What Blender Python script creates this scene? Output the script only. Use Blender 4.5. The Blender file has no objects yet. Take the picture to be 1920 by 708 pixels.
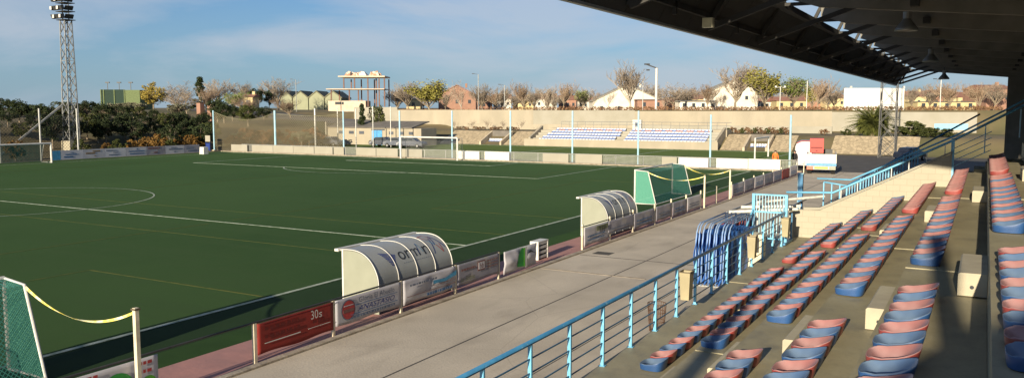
import bpy, bmesh, math, random
from mathutils import Vector, Matrix, noise
R = math.radians
random.seed(7)
C = bpy.context.scene
COL = C.collection
# ------------------------------------------------------------------ camera
F_PX, CX, CY, EYE = 1560.0, 960.0, 354.0, 5.5
PITCH = math.atan(149 / F_PX); YAW = math.atan(890 / math.hypot(F_PX, 149))
cam_d = bpy.data.cameras.new('camera'); cam = bpy.data.objects.new('camera', cam_d); COL.objects.link(cam)
cam.location = (0, 0, EYE); cam.rotation_euler = (math.pi / 2 - PITCH, 0, YAW)
cam_d.sensor_width = 36; cam_d.lens = 36 * F_PX / 1920; cam_d.clip_end = 4000; cam_d.clip_start = 0.05
C.camera = cam
# ------------------------------------------------------------------ sky, sun, exposure
CL = 8.2
SUN_EL, SUN_PHI = R(14.0), R(4.0)
w = bpy.data.worlds.new('World'); C.world = w; w.use_nodes = True
nt = w.node_tree; nt.nodes.clear()
def N(t, ty, **k):
    n = t.nodes.new(ty)
    for a, b in k.items(): setattr(n, a, b)
    return n
out = N(nt, 'ShaderNodeOutputWorld'); bg = N(nt, 'ShaderNodeBackground'); bg.inputs[1].default_value = 0.046
sky = N(nt, 'ShaderNodeTexSky', sky_type='NISHITA', sun_disc=False, sun_elevation=SUN_EL, sun_rotation=R(176), air_density=1.0, dust_density=0.3, ozone_density=3.0, altitude=600)
hs0 = N(nt, 'ShaderNodeMix', data_type='RGBA', blend_type='MULTIPLY'); hs0.inputs['Factor'].default_value = 1; hs0.inputs['B'].default_value = (.74, .94, 1.18, 1)
tc = N(nt, 'ShaderNodeTexCoord'); mp = N(nt, 'ShaderNodeMapping'); mp.inputs['Scale'].default_value = (1.6, 1.6, 7.0); mp.inputs['Location'].default_value = (CL, CL * .7, 0)
nz = N(nt, 'ShaderNodeTexNoise'); nz.inputs['Scale'].default_value = 1.9; nz.inputs['Detail'].default_value = 7; nz.inputs['Roughness'].default_value = .55; nz.inputs['Distortion'].default_value = .4
rp = N(nt, 'ShaderNodeValToRGB'); rp.color_ramp.elements[0].position = .42; rp.color_ramp.elements[1].position = .66
rp.color_ramp.elements[0].color = (0, 0, 0, 1); rp.color_ramp.elements[1].color = (.58, .58, .58, 1)
mx = N(nt, 'ShaderNodeMix', data_type='RGBA'); mx.inputs['B'].default_value = (6.2, 6.6, 7.4, 1)
sx = N(nt, 'ShaderNodeSeparateXYZ'); hr = N(nt, 'ShaderNodeMapRange'); hr.inputs[1].default_value = 0.0; hr.inputs[2].default_value = .16; hr.inputs[3].default_value = .75; hr.inputs[4].default_value = 0.0   # blue-grey air low over the horizon, away from the sun
hz = N(nt, 'ShaderNodeMix', data_type='RGBA'); hz.inputs['B'].default_value = (2.9, 4.4, 6.0, 1)
nt.links.new(tc.outputs['Generated'], mp.inputs[0]); nt.links.new(mp.outputs[0], nz.inputs['Vector']); nt.links.new(nz.outputs[0], rp.inputs[0])
nt.links.new(rp.outputs[0], mx.inputs['Factor']); nt.links.new(sky.outputs[0], hs0.inputs['A']); nt.links.new(hs0.outputs['Result'], hz.inputs['A']); nt.links.new(hz.outputs['Result'], mx.inputs['A'])
nt.links.new(tc.outputs['Generated'], sx.inputs[0]); nt.links.new(sx.outputs[2], hr.inputs[0]); nt.links.new(hr.outputs[0], hz.inputs['Factor']); nt.links.new(mx.outputs['Result'], bg.inputs[0]); nt.links.new(bg.outputs[0], out.inputs[0])
sd = bpy.data.lights.new('sun', 'SUN'); sd.energy = 4.4; sd.angle = R(0.5); sd.color = (1, .87, .66)
so = bpy.data.objects.new('sun', sd); COL.objects.link(so)
to_sun = Vector((math.sin(SUN_PHI) * math.cos(SUN_EL), -math.cos(SUN_PHI) * math.cos(SUN_EL), math.sin(SUN_EL)))
so.rotation_euler = to_sun.to_track_quat('Z', 'Y').to_euler(); so.location = (30, -60, 30)
C.view_settings.view_transform = 'Standard'; C.view_settings.look = 'None'; C.view_settings.exposure = 0.96; C.view_settings.gamma = 1
# ------------------------------------------------------------------ picture-to-place helpers (each point gets its own true distance)
_f = Vector((-math.sin(YAW) * math.cos(PITCH), math.cos(YAW) * math.cos(PITCH), -math.sin(PITCH)))
_r = Vector((math.cos(YAW), math.sin(YAW), 0)); _u = _r.cross(_f)
def ray(px, py): return _f + _r * ((px - CX) / F_PX) + _u * (-(py - CY) / F_PX)
def g(px, py, z=0.0):
    d = ray(px, py); t = (z - EYE) / d.z; return Vector((d.x * t, d.y * t, z))
def up(px, py, Y=None, X=None):
    d = ray(px, py); t = Y / d.y if Y is not None else X / d.x
    return Vector((d.x * t, d.y * t, EYE + d.z * t))
def Pw(px, py, wd): return Vector((0, 0, EYE)) + ray(px, py) * wd
def Yat(px, X, z=0.0):
    k = (px - CX) / F_PX; a = _r - _f * k
    return -(a.x * X + a.z * (z - EYE)) / a.y
def Xat(px, Y, z=0.0):
    k = (px - CX) / F_PX; a = _r - _f * k
    return -(a.y * Y + a.z * (z - EYE)) / a.x
ORD = ['first','second','third','fourth','fifth','sixth','seventh','eighth','ninth','tenth','eleventh','twelfth','thirteenth','fourteenth','fifteenth','sixteenth','seventeenth','eighteenth','nineteenth','twentieth']
def ordn(i):
    if i < 20: return ORD[i]
    t = ['twenty','thirty','forty','fifty','sixty'][(i + 1) // 10 - 2]; r_ = (i + 1) % 10
    return t + '-' + ORD[r_ - 1] if r_ else {20:'twentieth',30:'thirtieth',40:'fortieth',50:'fiftieth',60:'sixtieth'}[i + 1]
# ------------------------------------------------------------------ materials
def mat(name, col, rough=.75, col2=None, scale=4.0, bump=0.0, metal=0.0, detail=5, contrast=(.35, .65), spec=.4, rnd=0.0, bscale=None, stretch=None):
    m = bpy.data.materials.new(name); m.use_nodes = True; t = m.node_tree; b = t.nodes['Principled BSDF']
    b.inputs['Roughness'].default_value = rough; b.inputs['Metallic'].default_value = metal; b.inputs['Specular IOR Level'].default_value = spec
    if col2 is None: col2 = tuple(c * .72 for c in col)
    tc = N(t, 'ShaderNodeTexCoord'); nz = N(t, 'ShaderNodeTexNoise'); nz.inputs['Scale'].default_value = scale; nz.inputs['Detail'].default_value = detail
    src = tc.outputs['Object']
    if stretch:
        mpn = N(t, 'ShaderNodeMapping'); mpn.inputs['Scale'].default_value = stretch; t.links.new(src, mpn.inputs[0]); src = mpn.outputs[0]
    t.links.new(src, nz.inputs['Vector'])
    rp = N(t, 'ShaderNodeValToRGB'); e = rp.color_ramp.elements
    e[0].position, e[1].position = contrast; e[0].color = (*col2, 1); e[1].color = (*col, 1)
    t.links.new(nz.outputs[0], rp.inputs[0]); cur = rp.outputs[0]
    if rnd:
        oi = N(t, 'ShaderNodeObjectInfo'); hs = N(t, 'ShaderNodeHueSaturation'); mr = N(t, 'ShaderNodeMapRange')
        mr.inputs[3].default_value = 1 - rnd; mr.inputs[4].default_value = 1 + rnd
        t.links.new(oi.outputs['Random'], mr.inputs[0]); t.links.new(mr.outputs[0], hs.inputs['Value']); t.links.new(cur, hs.inputs['Color']); cur = hs.outputs[0]
    t.links.new(cur, b.inputs['Base Color'])
    if bump:
        bp = N(t, 'ShaderNodeBump'); bp.inputs['Strength'].default_value = bump; bp.inputs['Distance'].default_value = .02
        n2 = N(t, 'ShaderNodeTexNoise'); n2.inputs['Scale'].default_value = bscale or scale * 5; n2.inputs['Detail'].default_value = 4
        t.links.new(tc.outputs['Object'], n2.inputs['Vector']); t.links.new(n2.outputs[0], bp.inputs['Height']); t.links.new(bp.outputs[0], b.inputs['Normal'])
    m['cur'] = 0
    return m
def overlay(m, kind, colr, scale, amount=.6, thr=(.5, .7), stretch=(1, 1, 1), detail=6):
    """second layer of wear / stains multiplied or mixed over a material's colour"""
    t = m.node_tree; b = t.nodes['Principled BSDF']; link = b.inputs['Base Color'].links[0]; src = link.from_socket
    tc = N(t, 'ShaderNodeTexCoord'); mpn = N(t, 'ShaderNodeMapping'); mpn.inputs['Scale'].default_value = stretch
    t.links.new(tc.outputs['Object'], mpn.inputs[0])
    if kind == 'noise':
        x = N(t, 'ShaderNodeTexNoise'); x.inputs['Scale'].default_value = scale; x.inputs['Detail'].default_value = detail; o = x.outputs[0]
        t.links.new(mpn.outputs[0], x.inputs['Vector'])
    else:
        x = N(t, 'ShaderNodeTexVoronoi', feature='DISTANCE_TO_EDGE'); x.inputs['Scale'].default_value = scale; o = x.outputs[0]
        n3 = N(t, 'ShaderNodeTexNoise'); n3.inputs['Scale'].default_value = scale * 3
        va = N(t, 'ShaderNodeVectorMath', operation='MULTIPLY_ADD'); va.inputs[1].default_value = (.25, .25, .25)
        t.links.new(mpn.outputs[0], n3.inputs['Vector']); t.links.new(n3.outputs['Color'], va.inputs[0]); t.links.new(mpn.outputs[0], va.inputs[2]); t.links.new(va.outputs[0], x.inputs['Vector'])
    mr = N(t, 'ShaderNodeMapRange'); mr.inputs[1].default_value = thr[0]; mr.inputs[2].default_value = thr[1]; mr.inputs[4].default_value = amount
    if kind != 'noise': mr.inputs[3].default_value = amount; mr.inputs[4].default_value = 0
    t.links.new(o, mr.inputs[0])
    mx = N(t, 'ShaderNodeMix', data_type='RGBA'); mx.inputs['B'].default_value = (*colr, 1)
    t.links.new(mr.outputs[0], mx.inputs['Factor']); t.links.new(src, mx.inputs['A']); t.links.new(mx.outputs['Result'], b.inputs['Base Color'])
def brick_mat(name, c1, c2, mortar, bw, bh, axes='XZ', msize=.012):
    m = mat(name, c1, .85, c2, 2.0, .15); t = m.node_tree; b = t.nodes['Principled BSDF']
    tc = N(t, 'ShaderNodeTexCoord'); sp = N(t, 'ShaderNodeSeparateXYZ'); cb = N(t, 'ShaderNodeCombineXYZ')
    t.links.new(tc.outputs['Object'], sp.inputs[0]); t.links.new(sp.outputs[axes[0]], cb.inputs[0]); t.links.new(sp.outputs[axes[1]], cb.inputs[1])
    br = N(t, 'ShaderNodeTexBrick'); br.inputs['Scale'].default_value = 1; br.inputs['Brick Width'].default_value = bw; br.inputs['Row Height'].default_value = bh
    br.inputs['Mortar Size'].default_value = msize; br.inputs['Color1'].default_value = (*c1, 1); br.inputs['Color2'].default_value = (*c2, 1); br.inputs['Mortar'].default_value = (*mortar, 1)
    t.links.new(cb.outputs[0], br.inputs['Vector']); t.links.new(br.outputs[0], b.inputs['Base Color'])
    return m
def mesh_mat(name, col, fill, gap, axes='YZ', lw=.18, fillcol=None, diag=True, bend=1.0):
    """netting: opaque cords in a diamond or square grid, the cells between them mostly open"""
    m = mat(name, col, .8); t = m.node_tree; b = t.nodes['Principled BSDF']; o = t.nodes['Material Output']
    tc = N(t, 'ShaderNodeTexCoord'); sp = N(t, 'ShaderNodeSeparateXYZ'); t.links.new(tc.outputs['Object'], sp.inputs[0])
    def M(op, a, b_, c=None):
        n = N(t, 'ShaderNodeMath', operation=op)
        for i, v in enumerate((a, b_, c)):
            if v is None: continue
            if isinstance(v, (int, float)): n.inputs[i].default_value = v
            else: t.links.new(v, n.inputs[i])
        return n.outputs[0]
    A, B = sp.outputs[axes[0]], sp.outputs[axes[1]]
    if diag: u, v = M('ADD', A, B), M('SUBTRACT', A, B)
    else: u, v = A, B
    def line(s): return M('LESS_THAN', M('PINGPONG', M('DIVIDE', s, gap), .5), lw / 2)
    ln = M('MAXIMUM', line(u), line(v)); al = M('MAXIMUM', ln, fill)
    tr = N(t, 'ShaderNodeBsdfTransparent'); mx = N(t, 'ShaderNodeMixShader')
    t.links.new(al, mx.inputs[0]); t.links.new(tr.outputs[0], mx.inputs[1]); t.links.new(b.outputs[0], mx.inputs[2]); t.links.new(mx.outputs[0], o.inputs[0])
    if fillcol:
        mc = N(t, 'ShaderNodeMix', data_type='RGBA'); mc.inputs['A'].default_value = (*fillcol, 1); mc.inputs['B'].default_value = (*col, 1)
        t.links.new(ln, mc.inputs['Factor']); t.links.new(mc.outputs['Result'], b.inputs['Base Color'])
    return m
M_ = {}
M_['turf'] = mat('turf', (.026, .058, .0175), .9, (.017, .040, .012), .12, .35, bscale=60, contrast=(.3, .7), spec=.15)
overlay(M_['turf'], 'noise', (.034, .058, .019), 1.6, .45, (.45, .75), (1, .35, 1)); overlay(M_['turf'], 'noise', (.010, .026, .008), 9, .45, (.45, .75), (1, 1, 1), 10); overlay(M_['turf'], 'noise', (.030, .056, .018), 23, .4, (.52, .72))
overlay(M_['turf'], 'noise', (.041, .074, .023), .05, .6, (.4, .6)); overlay(M_['turf'], 'noise', (.033, .057, .021), .5, .45, (.5, .62), (.25, 3.2, 1), 2)
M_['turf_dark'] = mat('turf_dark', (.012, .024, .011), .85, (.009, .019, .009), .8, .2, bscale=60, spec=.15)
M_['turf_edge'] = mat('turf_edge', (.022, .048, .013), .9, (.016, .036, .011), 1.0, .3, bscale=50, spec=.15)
M_['turf_far'] = mat('turf_far', (.10, .125, .028), .9, (.08, .10, .022), .3, .2, spec=.15)
M_['line_w'] = mat('line_white', (.46, .50, .42), .85, (.22, .27, .19), 3, contrast=(.3, .6), spec=.1)
M_['line_y'] = mat('line_yellow', (.11, .115, .03), .85, (.05, .08, .022), 2, contrast=(.3, .6), spec=.1)
M_['track'] = mat('track_pink', (.40, .20, .175), .9, (.32, .17, .155), 1.5, .3)
M_['kerb'] = mat('kerb', (.40, .34, .26), .9, (.24, .20, .15), 3, .5)
for k_ in ('turf', 'turf_far', 'turf_edge', 'turf_dark'):
    b_ = M_[k_].node_tree.nodes['Principled BSDF']; b_.inputs['Specular IOR Level'].default_value = .06; b_.inputs['Sheen Weight'].default_value = .022; b_.inputs['Sheen Roughness'].default_value = .5; b_.inputs['Sheen Tint'].default_value = (.42, .85, .32, 1)
c = M_['conc'] = mat('concrete', (.56, .49, .385), .88, (.43, .375, .295), .45, .35, contrast=(.3, .7), bscale=18)
overlay(c, 'noise', (.27, .23, .18), 1.1, .5, (.53, .75), (1, .4, 1)); overlay(c, 'noise', (.42, .37, .30), 2.2, .4, (.56, .7), (2.5, .5, 1)); overlay(c, 'noise', (.2, .17, .13), 30, .25, (.5, .7)); overlay(c, 'vor', (.15, .12, .095), .17, .28, (0, .003))
c = M_['stand'] = mat('stand_concrete', (.36, .32, .20), .6, (.27, .24, .15), 1.2, .2, contrast=(.3, .7), spec=.5)
overlay(c, 'noise', (.14, .13, .105), 3.0, .5, (.52, .72), (1, .5, 1)); overlay(c, 'noise', (.14, .13, .1), 25, .2, (.5, .7))
M_['block'] = mat('cream_concrete', (.44, .40, .29), .85, (.37, .33, .245), 3, .2)
M_['brick'] = brick_mat('cream_blockwork', (.38, .35, .27), (.36, .33, .255), (.31, .28, .215), .42, .21, msize=.009)
M_['cream'] = mat('cream_render', (.34, .30, .225), .85, (.30, .265, .20), .25, .1, contrast=(.35, .6))
overlay(M_['cream'], 'noise', (.45, .38, .29), .5, .4, (.5, .7), (1, 1, .3))
M_['cream2'] = mat('cream_render_pale', (.325, .305, .25), .85, (.285, .265, .21), .4, .1)
M_['stone'] = mat('stone', (.46, .37, .24), .9, (.32, .26, .17), 2.5, .4, contrast=(.4, .6)); overlay(M_['stone'], 'vor', (.14, .11, .07), 1.6, .6, (0, .06))
M_['stonef'] = mat('stone_frame', (.50, .42, .30), .9, (.40, .33, .24), 1.5)
M_['asphalt'] = mat('asphalt', (.085, .078, .070), .9, (.06, .056, .05), 1.0, .2)
M_['asphalt_l'] = mat('asphalt_pale', (.19, .17, .155), .9, (.15, .135, .125), .3, .1)
M_['dirt'] = mat('terrain', (.19, .145, .075), .95, (.12, .10, .05), .11, .3, contrast=(.38, .62)); overlay(M_['dirt'], 'noise', (.07, .085, .03), .06, .6, (.5, .6)); overlay(M_['dirt'], 'noise', (.17, .13, .07), .7, .5, (.5, .7))
M_['dry'] = mat('dry_shrub', (.22, .11, .05), .9, (.13, .065, .03), 2)
M_['sky_blue'] = mat('light_blue_paint', (.16, .45, .66), .4, (.13, .38, .58), 4, spec=.5); overlay(M_['sky_blue'], 'noise', (.35, .5, .55), 14, .4, (.62, .68))
M_['rail_blue'] = mat('rail_blue_paint', (.045, .19, .36), .38, (.035, .15, .30), 4, spec=.5); overlay(M_['rail_blue'], 'noise', (.25, .36, .42), 11, .4, (.64, .7))
M_['bars'] = mat('rail_bar_paint', (.05, .14, .23), .5, (.04, .10, .17), 4)
M_['pole_blue'] = mat('pale_blue_paint', (.36, .58, .68), .5, (.28, .48, .6), 3)
M_['white'] = mat('white_paint', (.60, .59, .55), .5, (.48, .46, .42), 3, contrast=(.3, .55)); 
M_['whitem'] = mat('white_steel', (.80, .78, .72), .45, (.55, .52, .46), 6, contrast=(.3, .5))
M_['cream_post'] = mat('cream_post', (.68, .62, .46), .6, (.55, .48, .34), 5)
M_['banner'] = mat('banner_vinyl', (.52, .50, .52), .5, (.42, .41, .45), 1.5, rnd=.12, spec=.4); overlay(M_['banner'], 'noise', (.30, .28, .28), 3, .4, (.55, .75))
M_['banner_grey'] = mat('banner_grey', (.30, .29, .33), .6, (.22, .21, .25), 1.2, rnd=.2); overlay(M_['banner_grey'], 'noise', (.42, .38, .30), 2, .5, (.55, .7))
M_['banner_red'] = mat('banner_red', (.25, .022, .016), .6, (.20, .018, .013), 2)
M_['red_dark'] = mat('ink_dark_red', (.14, .012, .010), .6); M_['ink_blue'] = mat('ink_blue', (.05, .13, .28), .6); M_['ink_navy'] = mat('ink_navy', (.02, .045, .22), .5)
M_['ink_grey'] = mat('ink_grey', (.13, .16, .23), .6); M_['ink_black'] = mat('ink_black', (.03, .035, .04), .6); M_['ink_red'] = mat('ink_red', (.42, .05, .05), .6)
M_['ink_green'] = mat('ink_green', (.015, .17, .03), .6, (.02, .26, .04), 5); M_['ink_lime'] = mat('ink_lime', (.10, .38, .03), .6); M_['ink_cyan'] = mat('ink_cyan', (.07, .30, .50), .6); M_['ink_olive'] = mat('ink_olive', (.20, .22, .12), .6); M_['ink_brown'] = mat('ink_brown', (.20, .09, .08), .6)
M_['canopy'] = mat('dugout_canopy', (.33, .345, .33), .42, (.29, .30, .29), 1.5, spec=.5, stretch=(1, 1, 1)); overlay(M_['canopy'], 'noise', (.24, .24, .21), 2.5, .3, (.52, .72), (1, 1, .3))
M_['panel'] = mat('dugout_side', (.28, .29, .225), .5, (.25, .26, .20), 2)
M_['net_green'] = mesh_mat('green_goal_net', (.13, .40, .30), .62, .075, 'XZ', .30, (.012, .13, .085))
M_['net_green_b'] = mesh_mat('green_goal_net_back', (.06, .26, .20), .40, .10, 'YZ', .22, (.01, .10, .075))
M_['net_brown'] = mesh_mat('brown_net', (.15, .13, .08), .22, .35, 'XZ', .12, (.13, .11, .065))
M_['net_dark'] = mesh_mat('dark_net', (.04, .04, .028), .14, .35, 'YZ', .10, (.03, .03, .02))
M_['net_white'] = mesh_mat('white_net', (.4, .4, .38), .0, .25, 'XZ', .04, (.4, .4, .38))
M_['mesh_fence'] = mesh_mat('wire_mesh', (.42, .42, .38), .05, .12, 'XZ', .16, (.3, .3, .25), False)
M_['galv'] = mat('galvanised', (.42, .42, .40), .45, (.33, .33, .31), 5, metal=.5)
M_['tower'] = mat('lattice_steel', (.36, .36, .34), .55, (.27, .27, .26), 2, metal=.3)
M_['rust'] = mat('rusty_wire', (.13, .075, .05), .8, (.08, .045, .03), 12)
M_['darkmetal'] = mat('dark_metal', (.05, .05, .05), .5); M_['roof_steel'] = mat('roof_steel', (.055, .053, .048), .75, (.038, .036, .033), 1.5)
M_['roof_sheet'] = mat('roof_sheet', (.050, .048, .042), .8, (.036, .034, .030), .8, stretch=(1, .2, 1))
M_['beam'] = mat('roof_beam', (.21, .195, .165), .7, (.155, .145, .12), 1.5)
M_['bin'] = mat('bin_olive', (.36, .31, .19), .5, (.30, .26, .16), 3); M_['binrim'] = mat('bin_rim', (.13, .10, .06), .6)
M_['tape'] = mat('yellow_tape', (.75, .62, .12), .6, (.80, .76, .5), 5, contrast=(.45, .55))
M_['tarp'] = mat('blue_tarp', (.045, .17, .52), .5, (.03, .11, .38), 5, .6, bscale=9); M_['tarp_pale'] = mat('worn_blue_tube', (.24, .36, .58), .5)
M_['bark'] = mat('bark', (.30, .24, .17), .9, (.20, .16, .11), 3, rnd=.2); M_['bark_w'] = mat('pale_bark', (.52, .46, .36), .9, (.38, .33, .26), 2)
M_['twig'] = mat('twigs', (.33, .27, .205), .95, (.25, .20, .15), .6, rnd=.18); M_['twig_r'] = mat('twigs_reddish', (.34, .25, .17), .95, (.26, .18, .12), .6, rnd=.18)
def leafm(n, a, b): return mat(n, a, .75, b, 1.3, detail=6, contrast=(.35, .62), rnd=.22, spec=.25)
M_['leaf'] = leafm('evergreen_leaf', (.085, .095, .024), (.035, .048, .015)); M_['leaf_d'] = leafm('dark_leaf', (.038, .052, .017), (.016, .026, .010))
M_['bud'] = leafm('budding_leaf', (.30, .27, .06), (.20, .19, .045)); M_['bud_g'] = leafm('budding_green_leaf', (.19, .25, .05), (.13, .17, .035)); M_['autumn'] = leafm('autumn_leaf', (.21, .115, .028), (.11, .065, .018)); M_['yel'] = leafm('yellow_leaf', (.34, .25, .05), (.20, .17, .04))
M_['palmleaf'] = leafm('palm_leaf', (.16, .17, .04), (.09, .11, .03)); M_['dryleaf'] = leafm('dry_leaf', (.25, .14, .07), (.15, .085, .045)); M_['grey_leaf'] = leafm('grey_green_leaf', (.20, .19, .12), (.13, .125, .08))
M_['tile'] = mat('red_roof_tile', (.33, .165, .115), .85, (.25, .12, .085), 1.2, rnd=.15); M_['brickr'] = mat('red_brick', (.32, .18, .125), .85, (.27, .15, .105), 1.0, rnd=.1)
M_['wallw'] = mat('white_wall', (.72, .67, .56), .85, (.62, .57, .48), .6, rnd=.1); M_['wally'] = mat('yellow_wall', (.58, .47, .25), .85, (.5, .4, .22), .6, rnd=.1)
M_['dkroof'] = mat('grey_roof', (.18, .16, .14), .9, (.13, .12, .105), .8); M_['pane'] = mat('dark_pane', (.05, .06, .07), .2, spec=.8)
M_['pgreen'] = mat('pale_green_cladding', (.30, .31, .20), .8, (.25, .26, .17), .5); M_['padel'] = mat('court_dark_green', (.012, .035, .022), .8); M_['padel_l'] = mat('court_light_green', (.13, .17, .07), .8)
M_['doorblue'] = mat('door_blue', (.10, .34, .62), .5); M_['cargrey'] = mat('car_grey_paint', (.11, .12, .14), .3, spec=.7, rnd=.4); M_['cardark'] = mat('car_dark_paint', (.015, .02, .035), .25, spec=.7)
M_['tyre'] = mat('tyre', (.02, .02, .02), .85); M_['truckred'] = mat('truck_red', (.50, .035, .02), .45, (.42, .03, .02), 2); M_['truckblue'] = mat('truck_blue', (.12, .33, .55), .5); M_['plate'] = mat('yellow_plate', (.80, .60, .06), .5); M_['hazard'] = mat('hazard_red', (.65, .16, .10), .5)
M_['orange'] = mat('orange_cloth', (.80, .20, .04), .8); M_['black_cloth'] = mat('black_cloth', (.02, .02, .022), .85); M_['skin'] = mat('skin', (.42, .24, .16), .6); M_['sand_cloth'] = mat('yellow_cloth', (.7, .5, .12), .8)
M_['seat_w'] = mat('white_seat', (.62, .64, .70), .5); M_['seat_b2'] = mat('blue_seat_far', (.07, .14, .38), .5); M_['seat_r2'] = mat('maroon_seat_far', (.30, .12, .14), .5)
M_['slab'] = mat('bare_slab', (.60, .50, .38), .85, (.5, .41, .31), 1); M_['rubble'] = mat('rubble', (.42, .22, .14), .9, (.60, .52, .42), 1.2, contrast=(.45, .55)); M_['column'] = mat('rusty_column', (.20, .11, .08), .8)
M_['board'] = mat('billboard_white', (.86, .84, .78), .6, (.80, .78, .72), .5); M_['lampglass'] = mat('lamp_glass', (.75, .68, .45), .3)
def seat_mat(name, deep, faded):
    m = mat(name, deep, .42, tuple(c * .8 for c in deep), 9, spec=.5, rnd=.22); t = m.node_tree; b = t.nodes['Principled BSDF']; src = b.inputs['Base Color'].links[0].from_socket
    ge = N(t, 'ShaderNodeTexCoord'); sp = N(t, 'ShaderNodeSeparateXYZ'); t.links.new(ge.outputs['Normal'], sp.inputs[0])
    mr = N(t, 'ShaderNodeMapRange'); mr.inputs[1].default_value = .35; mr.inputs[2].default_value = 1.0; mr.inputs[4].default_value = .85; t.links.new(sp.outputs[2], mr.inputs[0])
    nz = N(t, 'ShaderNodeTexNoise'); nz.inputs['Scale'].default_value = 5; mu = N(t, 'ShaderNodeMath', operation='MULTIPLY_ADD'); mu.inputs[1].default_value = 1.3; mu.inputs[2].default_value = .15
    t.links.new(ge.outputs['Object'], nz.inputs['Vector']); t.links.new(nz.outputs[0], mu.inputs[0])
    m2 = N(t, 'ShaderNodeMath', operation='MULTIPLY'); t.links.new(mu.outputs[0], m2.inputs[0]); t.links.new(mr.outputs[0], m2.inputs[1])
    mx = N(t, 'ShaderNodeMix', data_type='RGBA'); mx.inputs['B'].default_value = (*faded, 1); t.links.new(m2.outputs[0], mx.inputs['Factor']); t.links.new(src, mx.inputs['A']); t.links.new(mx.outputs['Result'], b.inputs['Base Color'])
    return m
M_['seat_red'] = seat_mat('seat_red', (.24, .045, .040), (.47, .325, .31)); M_['seat_blue'] = seat_mat('seat_blue', (.022, .075, .21), (.19, .255, .32))
# ------------------------------------------------------------------ mesh builder
ORIGIN = {}
class MB:
    def __init__(s): s.v = []; s.f = []; s.m = []; s.mats = []
    def mi(s, m):
        m = M_[m] if isinstance(m, str) else m
        if m not in s.mats: s.mats.append(m)
        return s.mats.index(m)
    def add(s, vs, fs, m=None):
        o = len(s.v); s.v += [tuple(v) for v in vs]; i = s.mi(m) if m else 0
        for f in fs: s.f.append(tuple(a + o for a in f)); s.m.append(i)
        return s
    def box(s, a, b, m=None):
        x0, y0, z0 = (min(a[i], b[i]) for i in range(3)); x1, y1, z1 = (max(a[i], b[i]) for i in range(3))
        return s.add([(x0,y0,z0),(x1,y0,z0),(x1,y1,z0),(x0,y1,z0),(x0,y0,z1),(x1,y0,z1),(x1,y1,z1),(x0,y1,z1)],
              [(0,3,2,1),(4,5,6,7),(0,1,5,4),(1,2,6,5),(2,3,7,6),(3,0,4,7)], m)
    def bar(s, p, q, w_, h_=None, m=None):
        p, q = Vector(p), Vector(q); d = (q - p); h_ = h_ or w_
        if d.length < 1e-6: return s
        d.normalize(); upv = Vector((0, 0, 1)) if abs(d.z) < .95 else Vector((0, 1, 0)); a = d.cross(upv).normalized() * w_ / 2; b = a.cross(d).normalized() * h_ / 2
        return s.add([p-a-b, p+a-b, p+a+b, p-a+b, q-a-b, q+a-b, q+a+b, q-a+b], [(0,1,2,3),(7,6,5,4),(0,4,5,1),(1,5,6,2),(2,6,7,3),(3,7,4,0)], m)
    def tube(s, pts, r, n=8, m=None, cap=True):
        pts = [Vector(p) for p in pts]; rs = r if isinstance(r, (list, tuple)) else [r] * len(pts); vs = []; fs = []
        prev = None
        for i, p in enumerate(pts):
            d = (pts[min(i+1, len(pts)-1)] - pts[max(i-1, 0)]).normalized()
            if prev is None:
                a = d.cross(Vector((0, 0, 1)) if abs(d.z) < .9 else Vector((1, 0, 0))).normalized()
            else:
                a = (prev - d * prev.dot(d)).normalized()
            prev = a; b = d.cross(a)
            for k in range(n):
                t = 2 * math.pi * k / n; vs.append(p + (a * math.cos(t) + b * math.sin(t)) * rs[i])
        for i in range(len(pts) - 1):
            for k in range(n): fs.append((i*n+k, i*n+(k+1)%n, (i+1)*n+(k+1)%n, (i+1)*n+k))
        if cap and n > 2: fs.append(tuple(range(n))[::-1]); fs.append(tuple((len(pts)-1)*n+k for k in range(n)))
        return s.add(vs, fs, m)
    def prism(s, poly, off, m=None):
        n = len(poly); off = Vector(off); vs = [Vector(p) for p in poly] + [Vector(p) + off for p in poly]
        return s.add(vs, [tuple(range(n))[::-1], tuple(range(n, 2*n))] + [(i, (i+1)%n, n+(i+1)%n, n+i) for i in range(n)], m)
    def lathe(s, c, prof, n=16, m=None):
        c = Vector(c); vs = []; fs = []
        for r_, z in prof:
            for k in range(n): t = 2*math.pi*k/n; vs.append(c + Vector((r_*math.cos(t), r_*math.sin(t), z)))
        for i in range(len(prof)-1):
            for k in range(n): fs.append((i*n+k, i*n+(k+1)%n, (i+1)*n+(k+1)%n, (i+1)*n+k))
        return s.add(vs, fs, m)
    def quad(s, *p, m=None): return s.add(p, [tuple(range(len(p)))], m)
    def build(s, name, m=None, parent=None, origin=None, smooth=False):
        o0 = Vector(ORIGIN.get(parent.name, (0, 0, 0))) if parent else Vector(origin or (0, 0, 0))
        me = bpy.data.meshes.new(name); me.from_pydata([tuple(Vector(v) - o0) for v in s.v], [], s.f)
        if m: me.materials.append(M_[m] if isinstance(m, str) else m)
        else:
            for x in s.mats: me.materials.append(x)
            me.polygons.foreach_set('material_index', s.m)
        if smooth: me.polygons.foreach_set('use_smooth', [True] * len(me.polygons))
        me.update(); o = bpy.data.objects.new(name, me); COL.objects.link(o)
        if parent: o.parent = parent; ORIGIN[o.name] = o0
        else: o.location = o0; ORIGIN[o.name] = o0
        return o
def tag(o, label=None, cat=None, group=None, kind=None):
    for k, v in (('label', label), ('category', cat), ('group', group), ('kind', kind)):
        if v: o[k] = v
    return o
def thing(name, loc, label, cat, group=None, rz=0):
    o = bpy.data.objects.new(name, None); COL.objects.link(o); o.location = loc; o.rotation_euler.z = rz; o.empty_display_size = .2
    ORIGIN[o.name] = Vector(loc) if not rz else Vector((0, 0, 0)); return tag(o, label, cat, group)
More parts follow.
